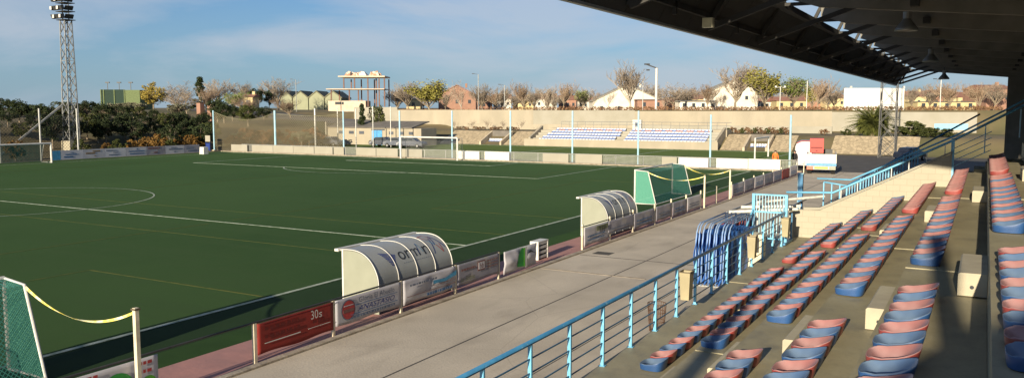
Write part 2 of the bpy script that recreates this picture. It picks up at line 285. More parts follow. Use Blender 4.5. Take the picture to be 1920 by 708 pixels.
def local(name, loc, label, cat, group=None, rz=0):      # thing whose parts are written in its own coordinates
    o = thing(name, loc, label, cat, group, rz); ORIGIN[o.name] = Vector((0, 0, 0)); return o
def struct(name, mb, m=None, smooth=False): return tag(mb.build(name, m, smooth=smooth), kind='structure')
def copy_tree(o, parent=None):
    c_ = o.copy(); COL.objects.link(c_); c_.parent = parent
    for ch in list(o.children): copy_tree(ch, c_)
    return c_
def text_geo(sv, width, height, shear=0.0, cuts=0):
    cu = bpy.data.curves.new('t', 'FONT'); cu.body = sv; cu.size = 1; cu.shear = shear; cu.resolution_u = 3
    o = bpy.data.objects.new('t', cu); COL.objects.link(o); dg = bpy.context.evaluated_depsgraph_get(); me = o.evaluated_get(dg).to_mesh()
    bm = bmesh.new(); bm.from_mesh(me); o.evaluated_get(dg).to_mesh_clear(); bpy.data.objects.remove(o); bpy.data.curves.remove(cu)
    bmesh.ops.remove_doubles(bm, verts=bm.verts, dist=1e-4)
    for k in range(cuts):
        gm = bm.verts[:] + bm.edges[:] + bm.faces[:]; bmesh.ops.bisect_plane(bm, geom=gm, plane_co=(0, -.2 + 1.1 * (k + .5) / cuts, 0), plane_no=(0, 1, 0))
    xs = [v.co.x for v in bm.verts]; ys = [v.co.y for v in bm.verts]; x0, x1, y0, y1 = min(xs), max(xs), min(ys), max(ys)
    bm.verts.index_update(); vs = [((v.co.x - x0) / (x1 - x0) * width, (v.co.y - y0) / (y1 - y0) * height) for v in bm.verts]; fs = [tuple(v.index for v in f.verts) for f in bm.faces]; bm.free()
    return vs, fs
# ================================================================== GROUND
def smooth(a, b, x): t = max(0, min(1, (x - a) / (b - a))); return t * t * (3 - 2 * t)
def ground_z(x, y):
    zl = 3.4 * smooth(-94, -108, x) + 2.0 * smooth(-108, -150, x) if x < -89 else 0
    ys = 107 + 4.8 * smooth(-19.2, -20.6, x)
    zb = 0
    if y > ys:
        zb = 2.1 * smooth(ys, ys + 6, y) + 3.3 * smooth(134.0, 137, y)
        if x < -84: zb = max(1.4 * smooth(ys, 136, y) + .4, 0) * smooth(-84, -92, x) * smooth(ys, ys+6, y) + 2.6 * smooth(133, 138, y) + .6*smooth(ys, 136, y)
    z = max(zl, zb) if zl < 4 else max(zl, zb)
    return z - .05 + (1.2 * smooth(200, 700, math.hypot(x, y)) if z > 2 else 0) 
def axis(lo, hi, dense):
    out_ = []; v = lo
    while v < hi:
        out_.append(v); step = 1.5 if dense[0] <= v <= dense[1] else max(3, min(120, .12 * min(abs(v - dense[0]), abs(v - dense[1]))))
        v += step
    return out_ + [hi]
xs = axis(-1500, 700, (-155, 6)); ys = axis(-250, 1900, (104, 142)); gm = MB()
vs = [(x, y, ground_z(x, y)) for y in ys for x in xs]; nx = len(xs)
gm.add(vs, [(j*nx+i, j*nx+i+1, (j+1)*nx+i+1, (j+1)*nx+i) for j in range(len(ys)-1) for i in range(nx-1)])
struct('ground', gm, 'dirt', True)
def sheet(name, x0, x1, y0, y1, z, m): return struct(name, MB().box((x0, y0, z - .03), (x1, y1, z)), m)
sheet('football_pitch', -87.2, -18.15, -30, 77.5, 0.0, 'turf')
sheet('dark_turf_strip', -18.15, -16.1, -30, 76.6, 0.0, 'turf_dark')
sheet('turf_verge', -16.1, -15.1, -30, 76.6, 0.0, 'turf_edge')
sheet('running_strip', -15.1, -13.47, -30, 76.6, .004, 'track')
struct('kerb', MB().box((-13.47, -30, -.05), (-13.28, 77.5, .05)), 'kerb')
sheet('concrete_promenade', -13.28, 20, -30, 78.0, .004, 'conc')
sheet('service_road', -16.0, 20, 78.0, 107.4, .006, 'asphalt')
sheet('second_pitch', -86, -16.0, 78.2, 111.4, .008, 'turf_far')
struct('turf_edge_concrete', MB().box((-87.2, 76.1, -.02), (-13.9, 76.35, .10)), 'kerb')
jm = MB()     # expansion joints and drain covers on the promenade
jm.box((-10.58, -30, .002), (-10.53, 77, .006)); jm.box((-13.2, 28.45, .002), (-6, 28.52, .0065)); jm.box((-8.0, -20, .002), (-7.97, 77, .0062))
for yy in (-4.6, 8.4, 40.5, 54.0, 66.0): jm.box((-13.2, yy, .002), (-6, yy + .04, .0066))
jm.box((-12.9, 28.9, .002), (-12.2, 29.5, .0075))
struct('promenade_joints', jm, 'asphalt')
struct('promenade_ramp_edge', MB().box((-13.2, 25.3, .0), (-9.4, 25.42, .012)), 'kerb')
# ------------------------------------------------------------------ markings
lw = MB()
def ln(x0, y0, x1, y1, mb, wd=.11, z=.012): mb.box((min(x0, x1) - (wd/2 if x0 == x1 else 0), min(y0, y1) - (wd/2 if y0 == y1 else 0), .002), (max(x0, x1) + (wd/2 if x0 == x1 else 0), max(y0, y1) + (wd/2 if y0 == y1 else 0), z))
ln(-18.1, -18.6, -18.1, 75, lw, .14, .0121); ln(-84.0, -18.6, -84.0, 75, lw, .12, .0122); ln(-84, 75, -18.1, 75, lw); ln(-84, 28.2, -18.1, 28.2, lw, .09, .0095); ln(-84, -18.6, -18.1, -18.6, lw)
PX = -51.0
for y0, y1, hw in ((75, 58.5, 20.15), (75, 69.5, 9.16), (-18.6, -2.1, 20.15)):
    ln(PX-hw, y0, PX-hw, y1, lw, .12, .0098); ln(PX+hw, y0, PX+hw, y1, lw, .12, .0098); ln(PX-hw, y1, PX+hw, y1, lw, .12, .0105)
def arc(cx, cy, r_, a0, a1, mb, n=64, wd=.12, z=.011):
    vs = []; fs = []
    for i in range(n + 1):
        a = a0 + (a1 - a0) * i / n
        for rr in (r_ - wd/2, r_ + wd/2): vs.append((cx + rr*math.cos(a), cy + rr*math.sin(a), z))
    mb.add(vs, [(2*i, 2*i+1, 2*i+3, 2*i+2) for i in range(n)])
arc(PX - .5, 28.2, 8.5, 0, 2*math.pi, lw, 96, .09); arc(PX, 64, 9.15, math.pi + .644, 2*math.pi - .644, lw, 32, z=.0115)
struct('pitch_markings', lw, 'line_w')
ly = MB()
for y0, y1 in ((-4, 17.4), (37.8, 59.2)):
    ln(-26.6, y0, -26.6, y1, ly, .075, .0070); ln(-26.6, y0, -18.2, y0, ly, .075, .0066); ln(-26.6, y1, -18.2, y1, ly, .075, .0066)
    ln(-75.4, y0, -75.4, y1, ly, .075, .0070)
for X in (-51, -32.5): ln(X, -18, X, 27.5, ly, .075, .0074); ln(X, 29, X, 74, ly, .075, .0074)
ln(-84, 24.6, -18.2, 24.6, ly, .075, .0062); ln(-84, 31.5, -18.2, 31.5, ly, .075, .0062)
struct('yellow_pitch_markings', ly, 'line_y')
l2 = MB(); ln(-84, 110.2, -21, 110.2, l2, .15, .02); ln(-21, 80, -21, 110.2, l2, .15, .021); ln(-52, 80, -52, 110.2, l2, .15, .022); ln(-37, 80, -37, 110.2, l2, .15, .023)
struct('second_pitch_markings', l2, 'line_w')
# ================================================================== MAIN STAND
XE = [-4.55 + .93 * k for k in range(8)]; ZK = [1.43 + .505 * k for k in range(7)]
Y0S, Y1S, YW = -8.0, 31.0, 31.0
st = thing('grandstand', (-5.8, -8, 0), 'stepped concrete grandstand with cream end wall under the dark roof', 'grandstand')
SEG = [-8, -2.0, 4.0, 11.9, 16.8, 21.9, 27.0, 31.0]
for k in range(-1, 7):
    mb = MB(); x0 = -5.84 if k < 0 else XE[k]; x1 = XE[0] if k < 0 else (XE[k+1] if k < 6 else 2.5); z = .93 if k < 0 else ZK[k]
    for i in range(len(SEG) - 1):
        dz = ((i * 37 + (k+1) * 17) % 5) * .004
        mb.box((x0 + .0015, SEG[i] + .004, z - .75), (x1 - .0015, SEG[i+1] - .004, z - dz))
    mb.build('floor_slab' if k < 0 else 'step', 'stand', st)
mb = MB(); mb.box((-5.82, -8, 0), (-5.67, 28.0, .40), 'stand'); mb.box((-5.2, -7.9, .0), (2.4, 31, .15), 'stand'); mb.box((-5.47, -8, .1), (-5.3, 28, .2), 'stand'); mb.build('plinth', None, st)
for (ya, yb) in ((10.35, 11.75), (21.05, 22.35)):
    for k in range(-1, 6):
        z = .93 if k < 0 else ZK[k]; xr = XE[k+1]; o = MB()
        o.prism([(xr - .29, ya, z), (xr - .003, ya, z), (xr - .003, ya, z + .255), (xr - .27, ya, z + .255), (xr - .29, ya, z + .235)], (0, yb - ya, 0))
        hb = o.build('half_step', 'block', st)
        if k >= 3 and ya < 12:
            MB().lathe((xr - .13, 0, 0), [(0, 0), (.022, 0)], 10)
            h = MB(); h.add([(xr - .15 + .022*math.cos(t*math.pi/5), ya - .002, z + .10 + .022*math.sin(t*math.pi/5)) for t in range(10)], [tuple(range(10))[::-1]]); h.build('drain_hole', 'ink_black', hb)
# end wall of blockwork, stepping up with the terrace
def zslope(x): return 1.43 + (x + 4.6) * .543
ew = MB(); ew.prism([(-6.05, YW, 0), (-.92, YW, 0), (-.92, YW, zslope(-.92) + .62), (-5.0, YW, 1.93), (-6.05, YW, 1.90)], (0, .22, 0)); ew.build('end_wall', 'brick', st)
cp = MB()
cp.prism([(-5.55, YW - .03, 1.915), (-4.98, YW - .03, 1.95), (-.92, YW - .03, zslope(-.92) + .64), (-.92, YW - .03, zslope(-.92) + .70), (-5.0, YW - .03, 2.03), (-5.55, YW - .03, 2.01)], (0, .28, 0)); cp.build('coping', 'cream2', st)
bw = MB(); bw.box((2.5, -8, 3.7), (2.7, 31.0, 5.6)); bw.box((3.8, 8, 0), (4.0, 67.0, 8.1)); bw.box((1.18, 67.0, .0), (4.0, 67.3, 8.42)); bw.build('back_wall', 'beam', st)
# ------------------------------------------------------------------ roof
rf = thing('stand_roof', (-2.9, 34, 6.3), 'dark cantilevered roof with deep front fascia over the grandstand', 'roof')
RY0, RY1 = 10.8, 67.0
def zroof(x, off=0): return 8.31 - .098 * (x + 4.96) + off
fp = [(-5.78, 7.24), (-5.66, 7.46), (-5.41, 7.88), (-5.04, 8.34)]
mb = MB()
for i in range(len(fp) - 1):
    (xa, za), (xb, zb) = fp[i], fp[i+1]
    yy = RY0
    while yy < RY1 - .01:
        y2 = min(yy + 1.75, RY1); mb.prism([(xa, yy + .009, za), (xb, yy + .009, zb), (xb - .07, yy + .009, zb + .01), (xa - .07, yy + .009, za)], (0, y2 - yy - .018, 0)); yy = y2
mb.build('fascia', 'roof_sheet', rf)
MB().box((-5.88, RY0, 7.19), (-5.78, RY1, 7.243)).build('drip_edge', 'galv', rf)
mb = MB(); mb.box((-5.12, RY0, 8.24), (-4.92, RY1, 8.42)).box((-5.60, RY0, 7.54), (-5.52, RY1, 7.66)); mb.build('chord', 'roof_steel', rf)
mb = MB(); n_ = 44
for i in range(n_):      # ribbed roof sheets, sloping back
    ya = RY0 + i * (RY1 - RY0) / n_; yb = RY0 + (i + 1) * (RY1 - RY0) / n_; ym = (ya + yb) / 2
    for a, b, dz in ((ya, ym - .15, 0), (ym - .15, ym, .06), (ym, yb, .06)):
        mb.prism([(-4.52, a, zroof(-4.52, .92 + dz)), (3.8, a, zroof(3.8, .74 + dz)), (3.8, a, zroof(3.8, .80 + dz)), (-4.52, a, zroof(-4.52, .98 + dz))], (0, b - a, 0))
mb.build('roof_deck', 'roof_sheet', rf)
BY = [RY1 - .12 - 4.8 * i for i in range(12)]
for y in BY:
    b = MB(); b.prism([(-4.77, y, zroof(-4.77, .18)), (-4.0, y, zroof(-4.0, 0)), (3.7, y, zroof(3.7, -.02)), (3.7, y, zroof(3.7, .73)), (-4.77, y, zroof(-4.77, .90))], (0, .2, 0)); b.build('beam', 'beam', rf)
    MB().bar((-3.1, y + .08, zroof(-3.1, .06)), (-5.62, y + .08, 7.34), .12, .12).build('brace', 'roof_steel', rf)
    MB().bar((-4.98, y + .08, 8.38), (-4.6, y + .08, zroof(-4.6, .9)), .10, .10).bar((-5.06, y + .08, 8.34), (-5.64, y + .08, 7.34), .10, .10).bar((-4.0, y + .08, zroof(-4.0, .12)), (-5.04, y + .08, 8.34), .09, .09).build('fascia_strut', 'roof_steel', rf)
    MB().box((-5.6, y + 2.3, 7.4), (-5.52, y + 2.4, 8.2)).build('fascia_stiffener', 'roof_steel', rf)
    if 12 < y < 60:
        for sx in (-1.8, 1.2): MB().box((sx, y - .24, zroof(sx, .08)), (sx + .2, y - .002, zroof(sx, .26))).build('bracket', 'roof_steel', rf)
for y in (11.5, 30, 48, 66.4): MB().box((3.5, y - .18, 0), (3.78, y + .18, 7.5)).build('pillar', 'beam', rf)
# unseen wall added behind the camera, its height set to shade the near rows
pp = MB(); pp.prism([(-4.6, -8.3, 0), (2.5, -8.3, 0), (2.5, -8.3, zslope(2.5) + 3.3), (-4.6, -8.3, zslope(-4.6) + 2.4)], (0, .2, 0)); pp.build('unseen_shade_wall', 'brick', st)
for x in (.82, 1.9, -2.2): MB().box((x, -7.6, 3), (x + .24, -7.35, 9)).build('unseen_shade_pillar', 'beam', st)  # unseen pillars added for the dark strips they cast along the steps
# hanging bell lamps and the small floodlight
for i, (px, py, wd, lb) in enumerate(((1700, 46, 24.4, 'largest bell lamp hanging from the roof beams, nearest the camera'), (1745, 108, 36.0, 'middle bell lamp hanging from the roof beams'), (1770, 143, 54.0, 'small bell lamp silhouetted against the sky at the roof edge'))):
    p = Pw(px, py, wd)
    if i == 0:
        L = local('bell_lamp', p, lb, 'lamp', 'bell lamps under the stand roof'); L.scale = (2, 2, 2)
        MB().lathe((0, 0, -.10), [(.155, 0), (.165, .01), (.15, .05), (.11, .10), (.07, .15), (.05, .19)], 20).lathe((0, 0, -.10), [(.15, .004), (.10, .085), (.0, .12)], 20).build('shade', 'galv', L, smooth=True)
        MB().lathe((0, 0, .08), [(0, 0), (.055, 0), (.055, .10), (0, .10)], 12).build('fitting', 'galv', L)
        MB().tube([(0, 0, .17), (0, 0, .62)], .012, 6).build('stem', 'darkmetal', L); L0 = L
    else:
        L = copy_tree(L0); L.location = p; L['label'] = lb
p = up(1328, 43, X=-5.30); L = thing('floodlight', p, 'small sunlit floodlight fixed inside the roof fascia', 'floodlight')
MB().box(p + Vector((-.11, -.08, -.10)), p + Vector((.11, .08, .10))).build('lens', 'lampglass', L); MB().bar(p + Vector((0, .05, .05)), p + Vector((-.06, .1, .16)), .02).build('bracket', 'darkmetal', L)
# ------------------------------------------------------------------ seats
def seat_mesh(name, m):
    D, Wd, n = .37, .405, 30; rings = [(0, 0), (.35, 0), (.6, 0), (.78, 0), (.9, 0), (.97, 0), (1.0, 0), (1.015, 1), (1.0, 2), (.97, 3)]
    def rim(u): return .095 + .085 * (max(0, u + .3) / 1.3) ** 1.6
    vs = []; fs = []
    for j, (r_, kd) in enumerate(rings):
        for k in range(n):
            t = 2 * math.pi * k / n; c_, s_ = math.cos(t), math.sin(t); e = .55
            ux = math.copysign(abs(c_) ** e, c_) * r_; uy = math.copysign(abs(s_) ** e, s_) * r_
            if ux < 0: uy *= 1 - .06 * abs(ux)
            rz = rim(ux if kd == 0 else ux / max(r_, .01))
            if kd == 0: z = rz - .075 * (1 - r_ ** 3.0) - .03 * (1 - r_) - (.02 if r_ < .97 else 0) * 0
            elif kd == 1: z = rz - .018
            elif kd == 2: z = rz * .55
            else: z = .0
            if kd == 0 and r_ > .96 and ux < -.8: z -= .012
            lean = .05 * max(0, ux) * (z / .26)
            vs.append((D/2 + ux * D/2 + lean, uy * Wd/2, z))
    for j in range(1, len(rings) - 1):
        for k in range(n): fs.append((j*n+k, j*n+(k+1)%n, (j+1)*n+(k+1)%n, (j+1)*n+k))
    c0 = len(vs); vs.append((D/2, 0, vs[0][2]))
    for k in range(n): fs.append((c0, n + (k+1)%n, n+k)[::-1])
    mb = MB(); mb.add(vs, [f for f in fs])
    for sx in (.10, .26): mb.add([(sx + .009*math.cos(a*math.pi/3), .0 + .009*math.sin(a*math.pi/3), vs[0][2] + .004) for a in range(6)], [tuple(range(6))])
    o = mb.build(name, m, smooth=True); return o
protoR = seat_mesh('stadium_seat', 'seat_red'); protoB = seat_mesh('stadium_seat', 'seat_blue'); first = {protoR: True, protoB: True}
NSEAT = 0
def place_seat(x, y, z, red, label):
    global NSEAT
    p = protoR if red else protoB
    o = p if first[p] else p.copy()
    if not first[p]: COL.objects.link(o)
    first[p] = False; o.location = (x, y + .235, z + .004 + random.uniform(-.003, .003)); o.rotation_euler = (random.uniform(-.012, .012), random.uniform(-.02, .02), random.uniform(-.025, .025))
    tag(o, label, 'seat', 'red and blue seats of the main stand'); NSEAT += 1
PIT = .46
for k in range(6):
    x = XE[k] + .03 - (.07 if k == 0 else .03 if k == 1 else 0); z = ZK[k]
    rowname = ORD[k] + ' row above the railing'
    for i in range(20):
        red = bool(i % 2)
        if k >= 4 and i > 10: red = True if (i % 4) else False
        place_seat(x, 12.05 + i * PIT, z, red, f"{'red' if red else 'blue'} seat, {ordn(i)} from the near end of {rowname}, middle block")
    n3 = 19
    for i in range(n3):
        red = not (i % 2) or k >= 3
        if 22.55 + i * PIT + PIT > YW: break
        place_seat(x, 22.55 + i * PIT, z, red, f"{'red' if red else 'blue'} seat, {ordn(i)} from the near end of {rowname}, far block")
    if k >= 2:
        nn = {2: 4, 3: 7, 4: 9, 5: 10}[k]
        for i in range(nn):
            red = not (i % 2)
            place_seat(x + .04, 10.2 - (i + 1) * PIT, z, red, f"{'red' if red else 'blue'} seat, {ordn(i)} down from the aisle in {rowname}, near block")
for i in range(18):
    red = (i % 3) != 0
    place_seat(XE[6] + .1, 22.4 + i * .46, ZK[6], red, f"shaded {'red' if red else 'blue'} seat, {ordn(i)} from the near end of the top row")
# ------------------------------------------------------------------ front railing of the stand
def railing_post(x, y, z0, h, mb): mb.box((x - .03, y - .022, z0), (x + .03, y + .022, z0 + h))
ra = thing('stand_railing', (-5.78, 4, .93), 'long light blue steel railing along the front of the stand', 'railing')
yl = [13.46 + 1.365 * i for i in range(-7, 12)]
for y in yl:
    if y > 28.9: continue
    m = MB(); railing_post(-5.78, y, .93, 1.08, m); m.box((-5.84, y - .05, .93), (-5.72, y + .05, .94)); m.build('post', 'sky_blue', ra)
MB().tube([(-5.78, 3.5, 2.03), (-5.78, 28.9, 2.03)], .040, 10).build('top_rail', 'rail_blue', ra, smooth=True)
for h in (.20, .42, .63, .85): MB().tube([(-5.78, 3.5, .93 + h), (-5.78, 28.9, .93 + h)], .013, 6).build('bar', 'bars', ra)
# litter bins hung on the railing
def bin_(y, label, first=[None]):
    if first[0] is None:
        b = local('litter_bin', (-5.62, y, 1.30), label, 'litter bin', 'olive metal bins on the blue railing'); m = MB()
        t_, bt = .15, .115
        pts = lambda s_, z: [(-s_*.8, -s_, z), (s_*.8, -s_, z), (s_*.8, s_, z), (-s_*.8, s_, z)]
        m.add(pts(bt, 0) + pts(t_, .62) + pts(t_ - .012, .62) + pts(bt - .012, .05), [(0,3,2,1)] + [(i, (i+1)%4, 4+(i+1)%4, 4+i) for i in range(4)] + [(4+i, 4+(i+1)%4, 8+(i+1)%4, 8+i) for i in range(4)] + [(8+i, 8+(i+1)%4, 12+(i+1)%4, 12+i) for i in range(4)] + [(12,13,14,15)])
        m.build('bin_body', 'bin', b)
        r_ = MB()
        for i in range(4): p0 = pts(t_, .625)[i]; p1 = pts(t_, .625)[(i+1)%4]; r_.bar(p0, p1, .022, .02)
        r_.build('rim', 'binrim', b); MB().box((-.16, -.05, .42), (-.12, .05, .50)).build('hook', 'binrim', b); first[0] = b
    else:
        b = copy_tree(first[0]); b.location = (-5.62, y, 1.30); b['label'] = label
bin_(17.75, 'olive metal bin hanging on the blue railing, nearest the camera'); bin_(23.75, 'olive metal bin hanging on the railing beside the blue stacked frames'); bin_(28.3, 'olive metal bin at the far end of the railing by the wall')
# rusty wire basket on the promenade
q = Vector((-6.6, 18.6, 0)); wb = thing('wire_basket', q, 'rusty wire litter basket standing behind the blue railing', 'basket'); m = MB()
for k in range(22):
    a = 2*math.pi*k/22; m.tube([q + Vector((.17*math.cos(a), .17*math.sin(a), .25)), q + Vector((.22*math.cos(a), .22*math.sin(a), .92))], .007, 4)
m.build('wires', 'rust', wb); m = MB()
for z, r_ in ((.27, .17), (.5, .19), (.72, .205), (.92, .22)): MB().tube([q + Vector((r_*math.cos(2*math.pi*k/20), r_*math.sin(2*math.pi*k/20), z)) for k in range(21)], .011, 5).build('hoop', 'rust', wb)
MB().tube([q, q + Vector((0, 0, .5))], .03, 8).lathe(q + Vector((0,0,.26)), [(0,0),(.17,.0)], 20).build('stand_pole', 'rust', wb)
# ------------------------------------------------------------------ stair at the end of the stand
sr = thing('end_staircase', (-5.2, 31.5, 0), 'outside staircase with light blue railings beyond the cream end wall', 'staircase')
m = MB()
for i in range(16):
    x = -4.9 + i * .33; z = 1.05 + i * .178; m.prism([(x, 31.3, z), (x + .33, 31.3, z), (x + .33, 31.3, z - .35), (x, 31.3, z - .35)], (0, 1.8, 0))
m.box((-6.4, 31.3, .9), (-4.9, 33.1, 1.05)); m.build('steps', 'stand', sr)
a = up(1562, 361, Y=31.15); b = up(1790, 262, Y=31.15); c2 = up(1935, 190, Y=31.15)
m = MB().tube([a + Vector((-1.6, 0, -.06)), a, b, c2], .040, 8); m.build('handrail', 'sky_blue', sr, smooth=True)
a2 = a + Vector((.35, 0, .34)); b2 = b + Vector((0, 0, .13)); MB().tube([a2 + Vector((-1.2, 1.8, 0)), a2 + Vector((0, 1.8, 0)), b2 + Vector((0, .06, 0)), c2 + Vector((0, .12, .16))], .030, 8).build('handrail', 'sky_blue', sr, smooth=True)
for i in range(7):
    t = (i + .5) / 7; p = a.lerp(b, t); MB().bar((p.x, p.y, zslope(p.x) + .6), p, .03).build('rail_post', 'galv', sr)
pz = zslope(-.9) - .25; m = MB(); m.box((-.96, 31.02, pz), (-.86, 31.12, b.z + .05)); m.build('corner_post', 'sky_blue', sr)
for dz in (.28, .48, .68, .88):
    MB().tube([(b.x, 31.08, b.z - dz), (b.x + 1.05, 31.08, b.z - dz + 1.05 * .543)], .015, 6).build('side_bar', 'pole_blue', sr)
for x in (.0, .95): MB().bar((x, 31.08, b.z - .9 + (x + .9) * .543), (x, 31.08, b.z + (x + .9) * .543), .035).build('rail_post', 'pole_blue', sr)
fa = up(1588, 348, Y=33.1); fb = up(1722, 276, Y=33.1); MB().tube([fa, fb, fb + (fb - fa) * .8], .03, 8).build('far_handrail', 'rail_blue', sr, smooth=True)
MB().tube([fa - Vector((0, 0, .75)), fb - Vector((0, 0, .75))], .02, 6).build('far_lower_rail', 'rail_blue', sr)
for i in range(26):
    t = i / 25; p = fa.lerp(fb, t); MB().bar(p, p - Vector((0, 0, .75)), .028 if i % 5 else .05).build('baluster', 'sky_blue', sr)
m = MB(); p0 = up(1545, 341, Y=33.1); MB().tube([p0, fa], .03, 8).build('landing_rail', 'sky_blue', sr, smooth=True)
for t in (0, .35, .7): p = p0.lerp(fa, t); MB().bar(p, (p.x, p.y, 1.05), .04).build('rail_post', 'sky_blue', sr)
# tall blue gate post
q = g(1502, 372, .0); q = Vector((-6.45, 35.2, 0)); gp = thing('gate_post', q, 'thick blue square steel post standing on the promenade beyond the wall', 'post')
tp = up(1502, 326, Y=35.2).z; MB().box((q.x - .09, q.y - .09, 0), (q.x + .09, q.y + .09, tp)).build('shaft', 'rail_blue', gp); MB().box((q.x - .105, q.y - .105, 0), (q.x - .085, q.y + .0, tp + .01)).build('edge_strip', 'pole_blue', gp); MB().box((q.x - .12, q.y - .12, tp + .01), (q.x + .12, q.y + .12, tp + .04)).build('cap', 'pole_blue', gp)
# blue barred gate at the railing end
gt = thing('barred_gate', (-6.5, 28.9, 0), 'open light blue barred gate at the far end of the railing', 'gate')
gx0, gx1 = Xat(1413, 28.9, 2), Xat(1474, 28.9, 2); gz1 = up(1413, 362, Y=28.9).z
for x in (gx0, gx1): MB().box((x - .05, 28.85, 0.0 if x == gx0 else .93), (x + .05, 28.95, gz1)).build('gate_post', 'sky_blue', gt)
for z in (gz1 - .03, gz1 - .62, 1.1): MB().box((gx0 + .05, 28.88, z - .025), (gx1 - .05, 28.92, z + .025)).build('crossbar', 'sky_blue', gt)
for i in range(1, 11): x = gx0 + (gx1 - gx0) * i / 11; MB().box((x - .012, 28.888, 1.12), (x + .012, 28.912, gz1 - .05)).build('upright', 'pole_blue', gt)
MB().bar((gx0, 28.8, gz1 - .55), (gx0 - .02, 27.1, 1.0), .05).build('stay', 'sky_blue', gt)
MB().box((gx1 - .06, 28.6, .95), (gx1 + .06, 29.9, 1.02)).bar((gx1, 29.9, .95), (gx1, 29.9, 1.9), .05).build('side_frame', 'rail_blue', gt)
# three long white dismantled goal bars
for i, (pa, pb, lb) in enumerate((((1368, 397), (1494, 392), 'lowest and nearest of three long white poles by the gate'), ((1390, 388), (1500, 386), 'middle of three long white poles resting by the gate'), ((1420, 379), (1545, 368), 'farthest of three long white poles resting on the wall'))):
    a = g(*pa, 2.0 - .02 * i); b = g(*pb, 2.0); d = (b - a).normalized(); m = MB().tube([a, b], .055, 10); o = m.build('white_pole', 'whitem', origin=a, smooth=False); tag(o, lb, 'pole', 'dismantled white goal poles')
rk = thing('pole_rack', (-7.0, 30, 0), 'grey steel rack holding the white poles beside the cream wall', 'rack')
for x in (-6.15, -7.1, -7.75):
    MB().bar((x, 30.2, 0), (x, 30.2, 1.93), .05).build('upright', 'galv', rk); MB().bar((x, 33.5, 0), (x, 33.5, 1.93), .05).build('upright', 'galv', rk); MB().bar((x, 28.9, 1.91), (x, 36, 1.91), .05).build('arm', 'galv', rk)
# stack of folded blue arched frames
fr_labels = ['nearest', 'second nearest', 'third nearest', 'fourth nearest', 'fifth from the near end', 'sixth from the near end', 'seventh from the near end', 'eighth from the near end', 'ninth from the near end', 'last and farthest']
proto = None
for i in range(10):
    lb = f'blue clothed arched barrier frame in a stack, {fr_labels[i]}'.replace('near end', 'left').replace('nearest', 'nearest left')
    if proto is None:
        f = local('folding_barrier', (-7.95, 24.7, .005), lb, 'folding barrier', 'stack of blue folding barriers behind the railing')
        MB().tube([(0, 0, .02), (0, .0, 1.45), (0, .05, 1.68), (0, .18, 1.86), (0, .42, 1.95), (0, 3.1, 1.98), (0, 3.2, 0.02)], .022, 6).build('arched_tube', 'tarp_pale', f, smooth=True)
        vs = []; nu, nv = 16, 12
        for a_ in range(nv + 1):
            for b_ in range(nu + 1):
                u, v = b_ / nu, a_ / nv; z = .08 + v * 1.62; y = -.10 * (1 - v) - .02 + u * 3.1 + .10 * math.sin(v * 7) * (1 - u); vs.append((.035 * math.sin(u * 31 + v * 3) + .03 * math.sin(v * 9 + u * 4) - .12 * (1 - v) ** 2 * (1 - u), y, z - .12 * abs(math.sin(u * 9)) * v))
        cl = MB().add(vs, [(a_*(nu+1)+b_, a_*(nu+1)+b_+1, (a_+1)*(nu+1)+b_+1, (a_+1)*(nu+1)+b_) for a_ in range(nv) for b_ in range(nu)]).build('cloth', 'tarp', f, smooth=True); sm = cl.modifiers.new('t', 'SOLIDIFY'); sm.thickness = .01
        MB().bar((-.12, 0, .03), (.12, 0, .03), .03).bar((-.12, 3.2, .03), (.12, 3.2, .03), .03).build('foot', 'galv', f); proto = f
    else: f = copy_tree(proto); f['label'] = lb
    f.location = (-7.72 + i * .112, 25.2 + random.uniform(-.08, .08), .005); f.rotation_euler = (0, R(random.uniform(-1, 1.5)), R(random.uniform(-1.2, 1.2)))
# crate/desk of dark goods behind frames
cr = thing('utility_cart', (-6.5, 27.3, 0), 'low white cabinet standing between the blue frames and the gate', 'cabinet')
MB().box((-7.1, 27.9, .1), (-6.3, 28.5, 1.35)).build('cabinet_body', 'cream_post', cr); MB().box((-7.02, 27.885, .75), (-6.75, 27.9, 1.25)).build('opening', 'ink_black', cr); MB().box((-6.65, 27.885, .75), (-6.38, 27.9, 1.25)).build('opening', 'ink_black', cr)
tb = thing('folded_tarpaulin', (-7.2, 28.9, 0), 'dark maroon folded sheets piled under the white poles', 'sheets'); MB().prism([(-7.9, 28.7, 1.35), (-6.9, 28.7, 1.45), (-6.9, 28.7, 1.7), (-7.85, 28.7, 1.62)], (0, 1.0, 0)).build('maroon_sheet', 'red_dark', tb); MB().box((-7.9, 28.75, .0), (-6.95, 29.6, 1.33)).build('pallet', 'darkmetal', tb)
# ================================================================== PERIMETER FENCE AND ADVERTISING BOARDS
FX = -13.6
pf = thing('perimeter_fence', (FX, 5, 0), 'low fence with dark top rail and white posts along the pitch', 'fence')
posts = [5.0, 7.45, 12.62, 15.12, 17.82, 20.5, 23.05]; posts2 = [29.55, 32.3, 34.95, 37.8, 40.2, 42.6, 45.2, 48.3, 51.6, 54.6, 57.4, 60.2, 63.2, 66.2, 69.2, 72.2, 75.4]
for y in posts + posts2: MB().box((FX - .03, y - .045, 0), (FX + .035, y + .035, .885 if y < 29 else 1.02)).build('post', 'cream_post', pf)
MB().tube([(FX, 3, .90), (FX, 23.1, .90)], .024, 8).build('top_rail', 'darkmetal', pf); MB().tube([(FX, 29.5, .90), (FX, 35, .90)], .024, 8).build('top_rail', 'darkmetal', pf)
MB().tube([(FX, 35, .80), (FX, 75.4, .80)], .015, 6).build('top_rail', 'galv', pf)
def yz(mb, x, y0, y1, z0, z1, m): mb.box((x, y0, z0), (x + .004, y1, z1), m)
def txt(name, s_, x, y, z, w_, h_, m, par, shear=0):
    vs, fs = text_geo(s_, w_, h_, shear); mb = MB(); mb.add([(x, y + a, z + b) for a, b in vs], fs); return mb.build(name, m, par)
